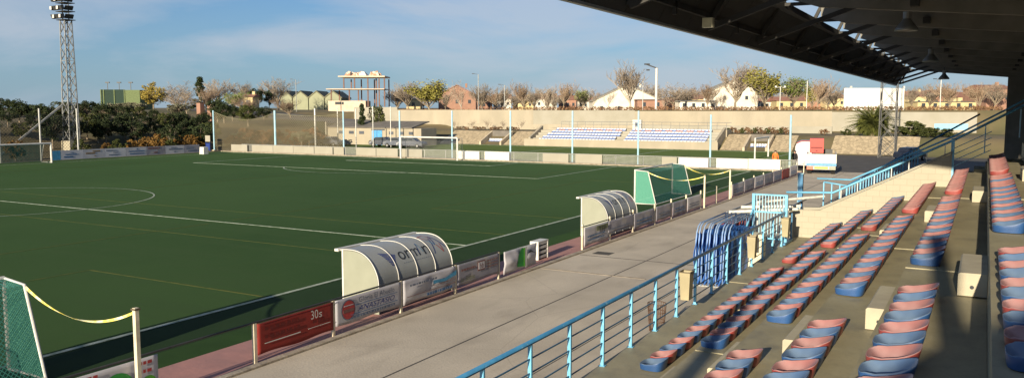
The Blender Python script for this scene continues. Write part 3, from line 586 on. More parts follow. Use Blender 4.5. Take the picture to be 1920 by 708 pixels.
def banner(y0, y1, z0, z1, m, label, wrinkle=0.0, xo=0, name='advertising_banner'):
    b = thing(name, (FX + .06 + xo, y0, 0), label, 'banner', 'advertising banners on the pitch fence')
    nu, nv = 24, 8; vs = []
    for j in range(nv + 1):
        for i in range(nu + 1):
            u, v = i / nu, j / nv; d = wrinkle * (abs(math.sin(u * math.pi * 2)) * (1 - abs(2 * v - 1)) + .5 * noise.noise((u * 5 + y0, v * 3, 0))) 
            vs.append((FX + .05 + xo + d, y0 + (y1 - y0) * u, z0 + (z1 - z0) * v + (.02 * math.sin(u * 9 + y0) if v in (0, ) else 0)))
    fs = [(j*(nu+1)+i, j*(nu+1)+i+1, (j+1)*(nu+1)+i+1, (j+1)*(nu+1)+i) for j in range(nv) for i in range(nu)]
    o = MB().add(vs, fs).build('sheet', m, b, smooth=True); sm = o.modifiers.new('t', 'SOLIDIFY'); sm.thickness = .012; sm.offset = -1
    return b
def lines(par, m, y0, y1, z0, z1, n, x, h=.025, seed=1):
    rd = random.Random(seed)
    for k in range(n):
        mb = MB(); z = z1 - (z1 - z0) * k / max(1, n - 1); y = y0
        while y < y1 - .05:
            l = rd.uniform(.05, .16); mb.box((x, y, z), (x + .003, min(y + l, y1), z + h)); y += l + .03
        mb.build('small_print', m, par)
X1 = FX + .064
b = banner(7.7, 10.15, .14, .86, 'banner', 'white banner with a big green fruit at the lower left corner')
mb = MB()
def disc(mb, y, z, r_, m=None, x=X1, sy=1): mb.add([(x, y + sy * r_ * math.cos(t * math.pi / 12), z + r_ * math.sin(t * math.pi / 12)) for t in range(24)], [tuple(range(24))], m)
disc(mb, 9.28, .36, .36, 'ink_green'); disc(mb, 8.75, .30, .22, 'ink_lime', X1 + .002); disc(mb, 9.93, .34, .17, 'ink_lime', X1 + .002); disc(mb, 9.93, .33, .11, 'ink_green', X1 + .004); mb.box((X1, 8.5, .2), (X1 + .005, 8.56, .6), 'ink_lime'); mb.build('fruit_emblem', None, b)
lines(b, 'ink_red', 8.3, 8.9, .62, .76, 2, X1, .05, 3); lines(b, 'ink_red', 9.72, 10.05, .58, .74, 2, X1, .06, 4)
b = banner(12.66, 15.08, .17, .87, 'banner_red', 'dark red banner with white 30s lettering')
vs, fs = text_geo('30', .24, .21); MB().add([(X1 + .002, 14.30 + a, .60 + c_) for a, c_ in vs], fs).build('lettering', 'white', b); txt('lettering', 's', X1 + .002, 14.57, .60, .10, .12, 'white', b)
mb = MB(); yz(mb, X1, 12.85, 13.95, .385, .405, 'white'); yz(mb, X1, 14.2, 14.95, .40, .412, 'white'); yz(mb, X1, 12.67, 15.07, .858, .872, 'ink_brown'); mb.build('white_rules', None, b); lines(b, 'red_dark', 12.85, 13.95, .50, .68, 2, X1, .07, 5); lines(b, 'red_dark', 14.35, 14.75, .48, .5, 1, X1, .07, 6)
b = banner(15.16, 17.78, .22, .87, 'banner', 'white banner reading ANASTASIO with a round red emblem')
mb = MB(); disc(mb, 15.62, .56, .26, 'ink_grey', X1, 1.0); disc(mb, 15.62, .56, .235, 'ink_red', X1 + .003); yz(mb, X1 + .005, 15.42, 15.82, .50, .58, 'ink_brown'); yz(mb, X1 + .005, 15.45, 15.80, .66, .68, 'banner'); mb.build('round_emblem', None, b)
txt('lettering', 'Gloria El Abuelo', X1 + .002, 16.02, .67, 1.45, .13, 'ink_grey', b); txt('lettering', 'ANASTASIO', X1 + .002, 15.98, .45, 1.5, .13, 'ink_navy', b, .35)
mb = MB(); yz(mb, X1, 15.9, 17.6, .615, .628, 'ink_blue'); yz(mb, X1, 15.7, 17.6, .40, .413, 'ink_blue'); mb.build('blue_rules', None, b); lines(b, 'ink_grey', 15.7, 17.5, .28, .30, 1, X1, .06, 7)
b = banner(17.88, 20.44, .20, .87, 'banner', 'crumpled white banner with a sagging blue stripe below the near dugout', .05)
mb = MB()
mb.add([(X1 + .05, 19.2, .66), (X1 + .05, 19.2, .56), (X1 + .05, 19.8, .53), (X1 + .05, 20.4, .62), (X1 + .05, 20.4, .76), (X1 + .05, 19.8, .62)], [(0, 1, 2, 5), (5, 2, 3, 4)], 'ink_cyan'); yz(mb, X1 + .052, 17.95, 20.35, .40, .415, 'ink_brown'); yz(mb, X1 + .052, 19.2, 20.35, .50, .51, 'ink_brown'); mb.build('blue_stripe', None, b)
lines(b, 'ink_grey', 18.1, 19.4, .66, .68, 1, X1 + .052, .05, 8); lines(b, 'ink_blue', 18.9, 20.2, .26, .28, 1, X1 + .052, .07, 9)
b = banner(20.56, 23.0, .22, .87, 'banner_grey', 'grey banner with a small brown square logo above olive lettering')
mb = MB(); yz(mb, X1, 21.68, 22.12, .50, .80, 'ink_brown'); yz(mb, X1 + .004, 21.72, 22.08, .54, .76, 'banner'); mb.build('logo_square', None, b); txt('lettering', 'hb', X1 + .010, 21.80, .56, .22, .18, 'ink_brown', b)
txt('lettering', 'La Solana', X1 + .002, 20.72, .32, .80, .14, 'ink_olive', b, .2); lines(b, 'ink_brown', 22.25, 22.9, .52, .72, 3, X1, .03, 10); lines(b, 'ink_brown', 20.75, 21.55, .62, .64, 1, X1, .06, 12)
b = banner(23.25, 25.5, .12, .86, 'banner', 'torn white and green banner at the end of the near fence', .09, .05)
mb = MB(); X2 = FX + .17
mb.add([(X2, 24.0, .25), (X2, 24.5, .2), (X2, 24.62, .8), (X2, 24.3, .86), (X2, 24.1, .6)], [(0, 1, 2, 3, 4)], 'ink_green'); yz(mb, X2 + .004, 24.55, 24.68, .15, .86, 'white'); yz(mb, X2 + .006, 24.46, 24.54, .2, .84, 'ink_lime'); mb.add([(X2 + .003, 24.75, .60), (X2 + .003, 24.95, .70), (X2 + .003, 25.3, .55), (X2 + .003, 25.0, .62)], [(0, 3, 2, 1)], 'ink_black'); mb.build('green_print', None, b)
for i, (ya, yb, mm, z0, z1, lb) in enumerate(((29.62, 32.0, 'banner', .12, .86, 'pale banner with black capital letters on an olive band, below the far dugout'), (32.05, 34.9, 'banner_grey', .30, .84, 'plain grey banner hanging under the far dugout canopy'), (35.0, 37.6, 'banner_grey', .15, .82, 'blue grey banner just beyond the far dugout'),
        (37.9, 40.1, 'banner_grey', .15, .85, 'grey lilac banner in front of the far small goal'), (40.3, 42.5, 'banner_grey', .1, .82, 'grey banner with red brown print behind the far small goal'), (42.7, 45.1, 'banner', .12, .85, 'pale grey banner left of the nearer far tape post'), (51.7, 54.5, 'banner', .1, .85, 'pale lilac banner just past the farther tape post'), (54.7, 57.3, 'banner_grey', .1, .9, 'brown print banner in the far fence run'), (57.5, 60.1, 'banner', .1, .9, 'white lilac banner in the far fence run'), (60.3, 63.1, 'banner_grey', .1, .9, 'dull grey banner in the far fence run'), (63.3, 66.1, 'banner_grey', .1, .9, 'grey banner with dark top in the far fence run'), (66.3, 69.1, 'banner_red', .1, .85, 'maroon banner near the truck end of the fence'), (69.3, 72.1, 'banner', .1, .9, 'last pale banner of the fence near the truck'))):
    b = banner(ya, yb, z0, z1, mm, lb, .02)
    if i == 0:
        mb = MB(); yz(mb, X1 + .02, 30.75, 31.9, .60, .80, 'ink_olive'); mb.build('olive_band', None, b); txt('lettering', 'TFP', X1 + .03, 30.95, .50, .75, .24, 'ink_black', b)
    if mm != 'banner_red': lines(b, 'ink_grey' if i % 2 else 'ink_blue', ya + .25, yb - .4, .30, .45, 2, X1 + .02, .05, 20 + i)
# white slatted crate behind the end banner
q = Vector((-14.35, 26.6, .01)); cr = thing('slatted_crate', q, 'white slatted crate standing behind the torn green banner', 'crate')
MB().box(q, q + Vector((.35, .06, .68))).box(q + Vector((0, .74, 0)), q + Vector((.35, .8, .68))).box(q + Vector((0, .06, .64)), q + Vector((.35, .74, .68))).build('frame', 'white', cr)
for z in (.05, .22, .40, .55): MB().box(q + Vector((.30, .06, z)), q + Vector((.34, .74, z + .09))).build('slat', 'white', cr)
MB().box(q + Vector((.02, .07, .04)), q + Vector((.26, .73, .63))).build('dark_inside', 'darkmetal', cr)
# ------------------------------------------------------------------ dugouts
def dugout(y0, y1, label, lettered):
    d = thing('dugout', (-14, y0, 0), label, 'dugout', 'covered team dugouts beside the pitch')
    prof = [(-15.32, 1.66), (-15.0, 1.69), (-14.7, 1.68), (-14.45, 1.61), (-14.22, 1.45), (-14.05, 1.22), (-13.95, .95), (-13.93, .55), (-13.93, .1)]
    # smooth the profile
    pts = []
    for i in range(len(prof) - 1):
        p0 = prof[max(i-1, 0)]; p1, p2 = prof[i], prof[i+1]; p3 = prof[min(i+2, len(prof)-1)]
        for k in range(4):
            t = k / 4; pts.append(tuple(.5 * (2*p1[a] + (-p0[a] + p2[a]) * t + (2*p0[a] - 5*p1[a] + 4*p2[a] - p3[a]) * t*t + (-p0[a] + 3*p1[a] - 3*p2[a] + p3[a]) * t**3) for a in (0, 1)))
    pts.append(prof[-1])
    L = [0]
    for i in range(1, len(pts)): L.append(L[-1] + math.dist(pts[i], pts[i-1]))
    def at(s, off=0):
        s = max(0, min(L[-1] - 1e-4, s)); i = max(j for j in range(len(L)) if L[j] <= s); i = min(i, len(L) - 2); t = (s - L[i]) / (L[i+1] - L[i]); a, b_ = pts[i], pts[i+1]
        nx_, nz_ = -(b_[1] - a[1]), (b_[0] - a[0]); ll = math.hypot(nx_, nz_); return a[0] + (b_[0]-a[0])*t + nx_/ll*off, a[1] + (b_[1]-a[1])*t + nz_/ll*off
    m = MB(); n = len(pts)
    m.add([(x, y, z) for y in (y0, y1) for x, z in pts], [(i, i+1, n+i+1, n+i) for i in range(n-1)]); o = m.build('canopy', 'canopy', d); s_ = o.modifiers.new('t', 'SOLIDIFY'); s_.thickness = .02; s_.offset = -1
    for k in range(5):
        y = y0 + (y1 - y0) * k / 4; m = MB(); m.tube([(at(s, .008)[0], y, at(s, .008)[1]) for s in [L[-1] * i / 30 for i in range(31)]], .016 if k in (0, 4) else .011, 6); m.build('rib', 'white', d, smooth=True)
    MB().box((-15.40, y0 - .06, 1.63), (-15.26, y1 + .04, 1.70)).build('front_beam', 'white', d)
    for y in (y0, y1 - .03):
        m = MB(); poly = [(x, y, z) for x, z in pts if x > -15.25]; poly += [(-13.93, y, .02), (-15.15, y, .02), (-15.15, y, 1.66)]; m.prism(poly, (0, .03, 0)); m.build('side_panel', 'panel', d)
        MB().box((-15.19, y - .01, 0), (-15.14, y + .04, 1.68)).build('front_post', 'white', d)
    MB().box((-14.5, y0 + .1, .38), (-14.1, y1 - .1, .43)).build('bench', 'galv', d)
    # lettering wrapped round the canopy: u along y, v up the curve measured from the bottom
    def wrap(vs, off): return [(at(s * 1.1 + .20, off)[0], y, at(s * 1.1 + .20, off)[1]) for y, s in vs]
    W_ = y1 - y0; sc = .95
    vs, fs = text_geo('orm', W_ * .27, .25, 0, 6); sb = 1.06
    m = MB(); m.add(wrap([(y0 + W_ * .34 + a, sb - b_) for a, b_ in vs], .006), fs); vs, fs = text_geo('n', W_ * .08, .25, 0, 6); m.add(wrap([(y0 + W_ * .67 + a, sb - b_) for a, b_ in vs], .006), fs); m.build('lettering', 'ink_black', d)
    m = MB()
    def strip(p, q, wd, mm, off=.006):
        p, q = Vector(p), Vector(q); dd = (q - p).normalized(); nn = Vector((-dd.y, dd.x)) * wd / 2; k = 8; vs = []; 
        for i in range(k + 1): c_ = p.lerp(q, i / k); vs += [tuple(c_ - nn * .6), tuple(c_ + nn * .6)]
        m.add(wrap(vs, off), [(2*i, 2*i+1, 2*i+3, 2*i+2) for i in range(k)], mm)
    def flush():
        nonlocal m
        m.build('printed_mark', None, d); m = MB()
    U = lambda f, s_: (y0 + W_ * f, s_)
    for k in range(9): t = k / 9; strip(U(.14 + .08 * t, .72 + .46 * t), U(.305 - .06 * t, .88 + .30 * t), .045, 'ink_navy')
    strip(U(.19, .84), U(.245, .86), .02, 'canopy', .009); strip(U(.215, .84), U(.225, 1.0), .02, 'canopy', .009)
    flush()
    strip(U(.595, 1.02), U(.635, .66), .035, 'ink_navy'); strip(U(.635, .66), U(.66, .98), .03, 'ink_cyan')
    flush()
    strip(U(.80, 1.12), U(.855, .58), .05, 'ink_navy'); strip(U(.80, .62), U(.86, .86), .04, 'ink_cyan'); strip(U(.86, .86), U(.885, .50), .05, 'ink_navy'); strip(U(.885, .50), U(.975, 1.0), .055, 'ink_navy')
    strip(U(.76, .42), U(.83, .66), .035, 'ink_red', .008); strip(U(.76, .42), U(.85, .36), .035, 'ink_red', .008); strip(U(.85, .36), U(.885, .60), .035, 'ink_red', .008); strip(U(.87, .86), U(.925, 1.12), .035, 'ink_red', .008); strip(U(.925, 1.12), U(.92, .84), .035, 'ink_red', .008)
    flush()
    lines_m = MB(); 
    for k in range(14): a = y0 + W_ * (.36 + .027 * k); x_, z_ = at(1.46, .006); x2, z2 = at(1.475, .006); lines_m.add([(x_, a, z_), (x_, a + .05, z_), (x2, a + .05, z2), (x2, a, z2)], [(0, 1, 2, 3)])
    lines_m.build('small_print', 'ink_grey', d)
dugout(17.3, 20.85, 'nearer dugout with curved grey canopy printed with dark lettering', 1)
dugout(32.85, 36.3, 'farther dugout with curved grey canopy beside the small green goal', 1)
# ------------------------------------------------------------------ goals
def small_goal(xf, yn, yf, label, depth_top=.72, depth_bot=1.3, h=1.98):
    t_ = thing('training_goal', (xf, yn, 0), label, 'goal', 'small portable goals with green nets'); r_ = .04
    for y in (yn, yf):
        MB().tube([(xf, y, .03), (xf, y, h)], .05, 8).build('post', 'white', t_); MB().tube([(xf, y, h), (xf + depth_top, y, h - .06), (xf + depth_bot, y, .04), (xf, y, .04)], .035, 8).build('side_frame', 'white', t_)
    MB().tube([(xf, yn, h), (xf, yf, h)], .05, 8).build('crossbar', 'white', t_); MB().tube([(xf + depth_bot, yn, .04), (xf + depth_bot, yf, .04)], .035, 8).build('ground_bar', 'white', t_)
    for y in (yn, yf): MB().add([(xf + .02, y, .05), (xf + depth_bot - .03, y, .05), (xf + depth_top - .01, y, h - .08), (xf + .02, y, h - .03)], [(0, 1, 2, 3)]).build('side_net', 'net_green', t_)
    m = MB(); n = 12; vs = []
    for i in range(n + 1):
        y = yn + (yf - yn) * i / n; s_ = .10 * math.sin(math.pi * i / n)
        vs += [(xf + .02, y, h - s_), (xf + depth_top, y, h - .06 - s_ * 1.3), (xf + depth_bot - .1 * s_, y, .05)]
    m.add(vs, [(3*i+a, 3*i+3+a, 3*i+4+a, 3*i+1+a) for i in range(n) for a in (0, 1)]); m.build('back_net', 'net_green_b', t_)
small_goal(-17.75, 9.69, 3.7, 'small goal with dense green net cut by the left edge of the picture')
small_goal(-17.65, 45.6, 52.3, 'small goal with green net beyond the far dugout', .8, 1.3)
def tape_post(y, label, gx, gy, gz, lbl2, sag):
    p = thing('tape_post', (-13.42, y, 0), label, 'post', 'tall cream tape posts on the kerb'); MB().box((-13.46, y - .04, 0), (-13.38, y + .04, 1.88)).build('shaft', 'cream_post', p); MB().box((-13.48, y - .06, 1.84), (-13.36, y + .06, 1.87)).build('collar', 'binrim', p)
    a = Vector((gx, gy, gz)); b = Vector((-13.44, y, 1.80)); vs = []; n = 28
    for i in range(n + 1):
        t = i / n; c_ = a.lerp(b, t) - Vector((0, 0, sag * 4 * t * (1 - t))); tw = t * 9; o_ = Vector((.0, math.cos(tw) * .5, math.sin(tw) * .5 + .5)).normalized() * .026; vs += [c_ - o_, c_ + o_]
    o = MB().add(vs, [(2*i, 2*i+1, 2*i+3, 2*i+2) for i in range(n)]).build('barrier_tape', 'tape', origin=a); s_ = o.modifiers.new('t', 'SOLIDIFY'); s_.thickness = .003; tag(o, lbl2, 'tape', 'yellow tapes from goals to posts')
tape_post(9.63, 'nearest cream tape post, at the lower left', -17.05, 9.69, 1.9, 'yellow tape sagging from the left edge goal to its post', .42)
tape_post(45.3, 'cream tape post standing right of the far small goal', -16.9, 45.6, 1.9, 'lower of the two yellow tapes at the far small goal', .35)
tape_post(50.6, 'farthest cream tape post, behind the far small goal', -16.9, 52.3, 1.9, 'upper of the two yellow tapes at the far small goal', .40)
# spare pole on track behind tape posts
gl = thing('football_goal', (-56.7, 75.0, 0), 'full size white football goal on the far goal line', 'goal')
ga, gb_ = Xat(752, 75.1), Xat(858, 75.1)
for x in (ga, gb_): MB().tube([(x, 75.05, 0), (x, 75.05, 2.44)], .09, 8).build('post', 'white', gl); MB().tube([(x, 75.05, 2.40), (x, 76.0, 2.38), (x, 76.05, .02)], .03, 6).build('net_stay', 'galv', gl)
MB().tube([(ga, 75.05, 2.44), (gb_, 75.05, 2.44)], .09, 8).build('crossbar', 'white', gl); MB().add([(ga, 76.0, 2.4), (gb_, 76.0, 2.4), (gb_, 76.05, .03), (ga, 76.05, .03)], [(0,1,2,3)]).build('net', 'net_white', gl)
# goal at the far left, standing on the far touchline
gl = thing('training_goal', (-84.2, 45, 0), 'white goal with dark net on the far touchline at the left edge', 'goal')
ya, yb_ = Yat(97, -84.0), Yat(97, -84.0) - 7.3
for y in (ya, yb_): MB().tube([(-84, y, 0), (-84, y, 2.0)], .10, 8).build('post', 'white', gl); MB().tube([(-84, y, 2.0), (-85.2, y, 1.95), (-85.8, y, .05), (-84, y, .05)], .05, 6).build('side_frame', 'galv', gl)
MB().tube([(-84, ya, 2.0), (-84, yb_, 2.0)], .10, 8).build('crossbar', 'white', gl); MB().add([(-85.2, ya, 1.95), (-85.2, yb_, 1.95), (-85.8, yb_, .05), (-85.8, ya, .05)], [(0,1,2,3)]).build('net', 'net_green_b', gl)
# ================================================================== FAR GOAL LINE: boards, fence, tall net posts
FY = 76.55
edges = [(434,464,'cream2'), (473,512,'cream2'), (512.5,550,'cream2'), (550.5,589,'cream2'), (590,624,'cream2'), (626,645,'cream2'), (668,705,'cream2'), (706,746,'cream2'), (754,792,'cream2'), (857,899,'white'), (909,955,'white'), (1018,1066,'cream2'), (1079,1129,'cream2'), (1241,1269,'cream2'), (1272,1328,'banner'), (1343,1402,'white'), (1403,1463,'white')]
for i, (a, b, mm) in enumerate(edges):
    xa, xb = Xat(a, FY), Xat(b, FY); zt = .98 + random.uniform(-.05, .05); t_ = thing('pitch_board', (xa, FY, 0), f'{"white" if mm == "white" else "cream"} board along the far goal line, {ordn(i)} from the left', 'board', 'boards along the far goal line')
    MB().box((xa, FY - .03, .10), (xb, FY + .03, zt)).build('panel', mm, t_); MB().box((xa + .05, FY - .02, 0), (xa + .12, FY + .02, .1)).box((xb - .12, FY - .02, 0), (xb - .05, FY + .02, .1)).build('feet', 'galv', t_)
lf = thing('low_mesh_fence', (-84, 76.8, 0), 'low grey mesh fence between the two pitches', 'fence')
xs_ = [-84 + 2.9 * i for i in range(25)]
for x in xs_:
    if x < -14: MB().tube([(x, 76.8, 0), (x, 76.8, 1.02)], .035, 6).build('post', 'galv', lf)
for z in (.12, 1.0): MB().tube([(-84, 76.8, z), (-14.5, 76.8, z)], .028, 6).build('rail', 'galv', lf)
MB().add([(-84, 76.8, .12), (-14.5, 76.8, .12), (-14.5, 76.8, 1.0), (-84, 76.8, 1.0)], [(0,1,2,3)]).build('wire_mesh', 'mesh_fence', lf)
NP = [402, 517, 645, 750, 848, 957, 1073, 1196, 1331, 1480]; NX = []
for i, px in enumerate(NP):
    x = Xat(px, 77.2); NX.append(x); h = 5.35 if px < 1300 else 5.0; r_ = .13 if i in (1,) else .09
    t_ = thing('net_pole', (x, 77.2, 0), f'tall pale blue net pole behind the far goal line, {ordn(i)} from the left', 'pole', 'tall blue net poles')
    MB().tube([(x, 77.2, 0), (x, 77.2, h)], r_, 8).build('shaft', 'pole_blue', t_); MB().box((x - .2, 77.0, 0), (x + .2, 77.4, .12)).build('footing', 'stonef', t_)
for i in range(2):
    xa, xb = NX[i], NX[i+1]; n = 16; vs = []
    for k in range(n + 1):
        t = k / n; sg = (1.15 if i == 0 else .35) * 4 * t * (1 - t) * .9; vs += [(xa + (xb - xa) * t, 77.25, .05), (xa + (xb - xa) * t, 77.25 + .3 * math.sin(t * 3), 5.2 - sg - (0 if i == 0 else .2))]
    o = MB().add(vs, [(2*k, 2*k+2, 2*k+3, 2*k+1) for k in range(n)]).build('ball_net', 'net_brown', origin=(xa, 77.25, 0)); tag(o, ['translucent brown net sagging between the two leftmost blue poles', 'translucent brown net right of the second blue pole'][i], 'net', 'ball stop nets')
    MB_ = MB().tube([vs[2*k+1] for k in range(n+1)], .035, 4); c_ = MB_.build('top_cord', 'grey_leaf', o)
    c_.location = (0, 0, 0)
for i, (px, Y, h) in enumerate(((592, 84, 5.6), (634, 90, 5.8), (668, 90, 5.6), (700, 96, 5.9), (733, 96, 5.9))):
    x = Xat(px, Y); t_ = tag(MB().tube([(x, Y, 0), (x, Y, h)], .13 if i == 0 else .07, 8).build('floodlight_pole', 'galv', origin=(x, Y, 0)), f'thin grey pole in front of the changing block, {ordn(i)} from the left', 'pole', 'grey poles by the changing block')
# left far touchline boards
ed = [(98,114,'ink_cyan'), (115,157,'banner'), (157.5,197,'banner'), (197.5,236,'banner'), (236.5,275,'banner'), (275.5,310,'banner_grey'), (310.5,345,'banner'), (345.5,374,'banner_grey')]
for i, (a, b, mm) in enumerate(ed):
    ya, yb_ = Yat(a, -86.6), Yat(b, -86.6); t_ = thing('advertising_board', (-86.6, ya, 0), f'{"blue" if i == 0 else "pale"} advertising board along the far left touchline, {ordn(i)} from the left', 'board', 'boards along the far left touchline')
    MB().box((-86.63, ya, .08), (-86.57, yb_, 1.08)).build('panel', mm, t_)
    if i: mb = MB(); rd = random.Random(i); [mb.box((-86.56, ya + rd.uniform(.1, 1.5), z), (-86.55, yb_ - rd.uniform(.2, 1.4), z + rd.uniform(.06, .16))) for z in (.3, .58, .8)]; mb.build('print', ['ink_blue', 'autumn', 'ink_grey', 'ink_blue', 'ink_brown', 'ink_grey', 'ink_grey'][i-1], t_)
lf = thing('left_net_fence', (-88, 30, 0), 'tall dark net fence on grey poles behind the left goal', 'fence')
for px in (2, 78, 148):
    y = Yat(px, -88); MB().tube([(-88, y, 0), (-88, y, 5.6)], .09, 8).build('pole', 'galv', lf)
y0, y1 = Yat(-60, -88), Yat(148, -88); MB().add([(-88, y0, .05), (-88, y1, .05), (-88, y1, 5.0), (-88, y0, 5.0)], [(0,1,2,3)]).build('net', 'net_dark', lf)
q = g(378, 289); tag(MB().prism([(q.x - .4, q.y, 0), (q.x + .4, q.y, 0), (q.x + .4, q.y, .85), (q.x - .3, q.y, .9)], (0, .7, 0)).build('concrete_block', 'white', origin=q), 'small white block beside the leftmost blue net pole', 'block')
q = g(390, 284); t_ = thing('notice_board', q, 'white notice on dark legs left of the leftmost blue pole', 'sign'); MB().box(q + Vector((-.45, 0, 1.3)), q + Vector((.45, .05, 2.1))).build('notice', 'cream2', t_); MB().box(q + Vector((-.4, 0, 0)), q + Vector((-.32, .05, 1.3))).box(q + Vector((.32, 0, 0)), q + Vector((.4, .05, 1.3))).box(q + Vector((-.3, 0, .2)), q + Vector((.3, .05, 1.1))).build('legs', 'ink_navy', t_)
# ------------------------------------------------------------------ lattice floodlight towers
def lattice(x, y, h, wb, wt, label, lamps, mm='tower', step=1.6, z0=0):
    t_ = thing('floodlight_tower', (x, y, z0), label, 'floodlight tower'); r_ = .05
    def cor(z): w_ = (wb + (wt - wb) * (z - z0) / h) / 2; return [Vector((x - w_, y - w_, z)), Vector((x + w_, y - w_, z)), Vector((x + w_, y + w_, z)), Vector((x - w_, y + w_, z))]
    for k in range(4): MB().bar(cor(z0)[k], cor(z0 + h)[k], r_ * 2.0).build('leg', mm, t_)
    m = MB(); n = int(h / step)
    for i in range(n):
        a, b = cor(z0 + h * i / n), cor(z0 + h * (i + 1) / n)
        for k in range(4): m.bar(a[k], b[(k+1)%4], r_); m.bar(b[k], a[(k+1)%4], r_)
        if i % 3 == 0:
            for k in range(4): m.bar(a[k], a[(k+1)%4], r_)
    m.build('bracing', mm, t_)
    if lamps:
        for zz in (h, h + 1.0, h + 2.0, h + 3.0):
            p = MB(); p.box((x - .85, y - .7, z0 + zz), (x + .85, y + .7, z0 + zz + .08)); p.build('platform', 'darkmetal', t_)
            for k in range(5):
                l = MB(); cx_ = x - .85 + k * .42; l.prism([(cx_ + .2, y - 1.05, z0 + zz + .15), (cx_ + .2, y - .75, z0 + zz + .15), (cx_ + .2, y - .85, z0 + zz + .7), (cx_ + .2, y - 1.25, z0 + zz + .62)], (-.4, 0, 0)); lo = l.build('lamp_head', 'darkmetal', t_)
                if (k + int(zz)) % 3 == 0: MB().box((cx_ - .18, y - 1.30, z0 + zz + .2), (cx_ + .18, y - 1.26, z0 + zz + .58)).build('lamp_glass', 'white', lo)
            l = MB(); l.prism([(x + .8, y - .6, z0 + zz + .15), (x + 1.05, y - .6, z0 + zz + .6), (x + .9, y - .6, z0 + zz + .7), (x + .7, y - .6, z0 + zz + .3)], (0, 1.0, 0)); l.build('lamp_head', 'darkmetal', t_)
        for sx in (-.6, .6): MB().bar((x + sx, y, z0 + h), (x + sx, y, z0 + h + 4.2), .1).build('mast', mm, t_)
    return t_
q = g(136, 290); T = lattice(q.x, q.y, 14.4, 1.3, .9, 'tall lattice floodlight tower with lamp platforms at the left', True, z0=1.7)
MB().box((q.x - .85, q.y - .8, 0), (q.x + .85, q.y + .8, 1.7)).build('concrete_base', 'block', T); MB().bar((q.x, q.y - 1, 6.0), (q.x - .4, q.y - 8.5, .2), .18).build('stay', 'tower', T)
q = g(1667, 296); lattice(-9.7, 104, 26, 1.7, 1.5, 'dark lattice tower seen in front of the white billboard', False, 'darkmetal', 2.0)
# ================================================================== SMALL FAR STAND
sx0, sx1 = Xat(985, 112.0), Xat(1347, 112.0); fs_ = thing('small_grandstand', (sx0, 112, 0), 'small cream concrete stand with rows of blue and white seats', 'grandstand')
xm = Xat(1167, 114, 1.5)
MB().box((sx0, 111.6, 0), (sx1, 111.85, 1.06)).build('front_wall', 'cream', fs_)
for k in range(5): MB().box((sx0 + 1.0, 111.85 + .85 * k, 0), (sx1 - .6, 111.85 + .85 * (k + 1), .80 + .38 * k)).build('terrace_step', 'cream2', fs_)
MB().box((sx0 + 2, 116.1, 0), (sx1, 118.5, 2.65)).build('terrace_step', 'cream', fs_)
for x in (sx0 + .6, sx1 - .5): MB().prism([(x, 111.86, 0), (x, 116.1, 0), (x, 116.1, 3.0), (x, 111.86, 1.3)], (.35, 0, 0)).build('side_wall', 'cream', fs_)
m = MB(); 
for i in range(20): x = sx0 + 3 + i * (sx1 - sx0 - 3) / 19.5; m.tube([(x, 118.4, 2.65), (x, 118.4, 3.6)], .03, 4)
m.tube([(sx0 + 3, 118.4, 3.6), (sx1, 118.4, 3.6)], .035, 4).tube([(sx0 + 3, 118.4, 3.15), (sx1, 118.4, 3.15)], .025, 4); m.build('rear_railing', 'galv', fs_)
def far_seat(mb, x, y, z, mm): mb.box((x, y, z), (x + .46, y + .42, z + .17), mm); mb.box((x, y + .36, z + .12), (x + .44, y + .46, z + .36), 'seat_w')
spots = []
for k in range(5):
    for a, b in ((sx0 + 2.2 + .35 * k, xm - .4 + .1 * k), (xm + .9, sx1 - 1.6)):
        n = int((b - a) / .52)
        for i in range(n): spots.append((a + i * .52, 111.85 + .85 * k + .05, .80 + .38 * k, k, i, a))
LEFTN = max(0, 298 - NSEAT); protos = {}; rest = MB()
for idx, (x, y, z, k, i, a) in enumerate(spots):
    mm = 'seat_b2' if k < 2 else ('seat_r2' if k == 4 and i % 3 else 'seat_b2')
    if idx < LEFTN:
        lb = f"tiny blue white seat, {ordn(i)} from left, {ORD[k]} row, {'left' if a < xm else 'right'} block, far stand"
        if 'p' not in protos: mb = MB(); far_seat(mb, 0, 0, 0, mm); protos['p'] = mb.build('far_stadium_seat'); o = protos['p']
        else: o = protos['p'].copy(); COL.objects.link(o)
        o.location = (x, y, z + .002); tag(o, lb, 'seat', 'seats of the small far stand')
    else: far_seat(rest, x, y, z + .002, mm)
tag(rest.build('far_stadium_seats'), 'rows of tiny blue and white seats filling the small far stand', 'seats', 'seats of the small far stand', 'stuff')
# stone retaining slopes with small bench shelters
def slope_wall(pxa, pxb, Y0, label, ztop=2.0, depth=4.6, zb=0):
    xa, xb = Xat(pxa, Y0), Xat(pxb, Y0); m = MB(); n = max(2, int((xb - xa) / 1.5)); vs = []
    for i in range(n + 1): x = xa + (xb - xa) * i / n; vs += [(x, Y0, zb), (x, Y0 + depth, ztop + .05*math.sin(i*1.7)), (x, Y0 + depth + .6, ztop), (x, Y0 + depth + .6, zb)]
    m.add(vs, [(4*i+a_, 4*i+4+a_, 4*i+5+a_, 4*i+1+a_) for i in range(n) for a_ in range(3)] + [(0, 1, 2, 3), (4*n+3, 4*n+2, 4*n+1, 4*n)]); o = m.build('stone_retaining_wall', 'stone', origin=(xa, Y0, 0)); return tag(o, label, 'retaining wall', 'sloping stone retaining walls')
slope_wall(824, 900, 111.9, 'sloping stone retaining wall left of the small left bench shelter'); slope_wall(943, 986, 111.9, 'sloping stone retaining wall between the bench shelter and small stand'); slope_wall(1349, 1392, 112.0, 'sloping stone retaining wall just right of the small stand'); slope_wall(1441, 1484, 111.8, 'sloping stone retaining wall right of the right bench shelter'); slope_wall(1555, 1720, 107.6, 'long sloping stone wall behind the truck and road', 2.2, 4)
